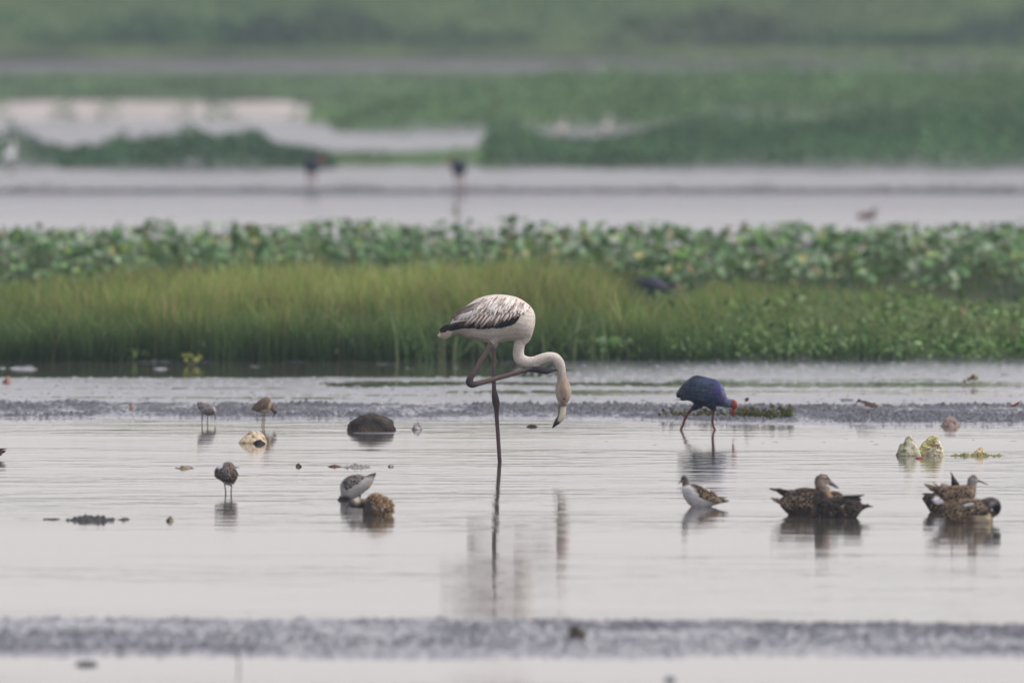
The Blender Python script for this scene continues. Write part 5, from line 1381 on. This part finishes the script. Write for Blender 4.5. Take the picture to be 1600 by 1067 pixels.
def stalk():
    x, d = gpt(1504, 545); d = 143.0; x = X_at(1512, d)
    V, F, K = [], [], []
    L = Loft([(0, 0, 4, 4, 0, 196, 160, 146), (-5, -14, 4.5, 4, 0, 206, 172, 158), (-12, -28, 2, 2, 0, 150, 110, 90)], False, 4, 8)
    s = FPX / d
    me = mesh_np('dry_stalk', np.stack([L.V[:, 0] / s, -L.V[:, 2] / s, -L.V[:, 1] / s], 1), L.F[:, ::-1], lin(L.C))
    zb = CAM_H - (507 + 80) / FPX * d
    me2 = me
    o = link('dry_stalk', me2, M_debris, None, (x, d, max(zb, 0.05)))
    tag(o, 'pinkish dry stalk leaning in the right herbs', 'stalk')
stalk()

def red_leaf():
    x, d = gpt(1586, 640); s = FPX / d
    V = np.array([(-9, 0, 1), (-3, -3, 5), (4, -2, 9), (10, 0, 11), (5, 3, 6), (-2, 3, 2.5)]) / s
    F = np.array([(0, 1, 5), (1, 4, 5), (1, 2, 4), (2, 3, 4)])
    V2 = V + np.array([0, 0, -0.003]); n = len(V)
    Fs = np.concatenate([F, F[:, ::-1] + n, np.array([(i, i + n, (i + 1) % n + n) for i in range(n)]), np.array([(i, (i + 1) % n + n, (i + 1) % n) for i in range(n)])])
    o = link('fallen_leaf', mesh_np('fallen_leaf', np.concatenate([V, V2]), Fs, np.array([lin((196, 74, 48))] * (2 * n)), False), M_leaf, None, (x, d, 0.012))
    tag(o, 'curled orange-red leaf lying on the mud at far right', 'leaf')
red_leaf()

def lotus_flower():
    d = 164.0; x = X_at(1263, d); z = CAM_H - (384 + 80) / FPX * d
    root = empty('lotus_flower', (x, d, 0)); tag(root, 'single pale lilac lotus flower among the leaves', 'flower')
    for k in range(9):
        a = k / 9 * 6.28; el = 0.9 if k % 2 else 0.5
        dv = np.array([math.cos(a) * math.cos(el), math.sin(a) * math.cos(el), math.sin(el)]); sv = np.array([-math.sin(a), math.cos(a), 0])
        L = 0.055; b0 = np.array([0, 0, z])
        V = np.array([b0, b0 + dv * L * .5 + sv * .016, b0 + dv * L + np.array([0, 0, .01]), b0 + dv * L * .5 - sv * .016])
        link('petal', mesh_np('petal', V, [(0, 1, 2), (0, 2, 3)], np.array([lin((206, 188, 212))] * 4), False), M_leaf, root)
    V, F, K = grass_blades(np.zeros(1), np.zeros(1), np.zeros(1), np.full(1, z), np.full(1, .005), np.array([lin((80, 96, 60))]), np.array([lin((90, 110, 66))]), 1, 0)
    link('stalk', mesh_np('stalk', V, F, K, False), M_leaf, root)
lotus_flower()

# ---------------------------------------------------------------- haze
HAZE = 0.0004
def haze():
    x0, x1, y0, y1, z0, z1 = -2600, 2600, -260, 4100, -1.6, 9.0
    V = [(x, y, z) for x in (x0, x1) for y in (y0, y1) for z in (z0, z1)]
    F = [(0, 1, 3, 2), (4, 6, 7, 5), (0, 4, 5, 1), (2, 3, 7, 6), (0, 2, 6, 4), (1, 5, 7, 3)]
    m, n, out = new_mat('haze')
    v = n.nodes.new('ShaderNodeVolumePrincipled')
    v.inputs['Color'].default_value = (0.74, 0.87, 1.0, 1)
    v.inputs['Density'].default_value = HAZE
    v.inputs['Anisotropy'].default_value = 0.2
    n.links.new(v.outputs[0], out.inputs['Volume'])
    tag(link('haze', mesh_np('haze', V, F, smooth=False), m), 'thin pale haze hanging over the whole wetland', 'haze', kind='stuff')
haze()
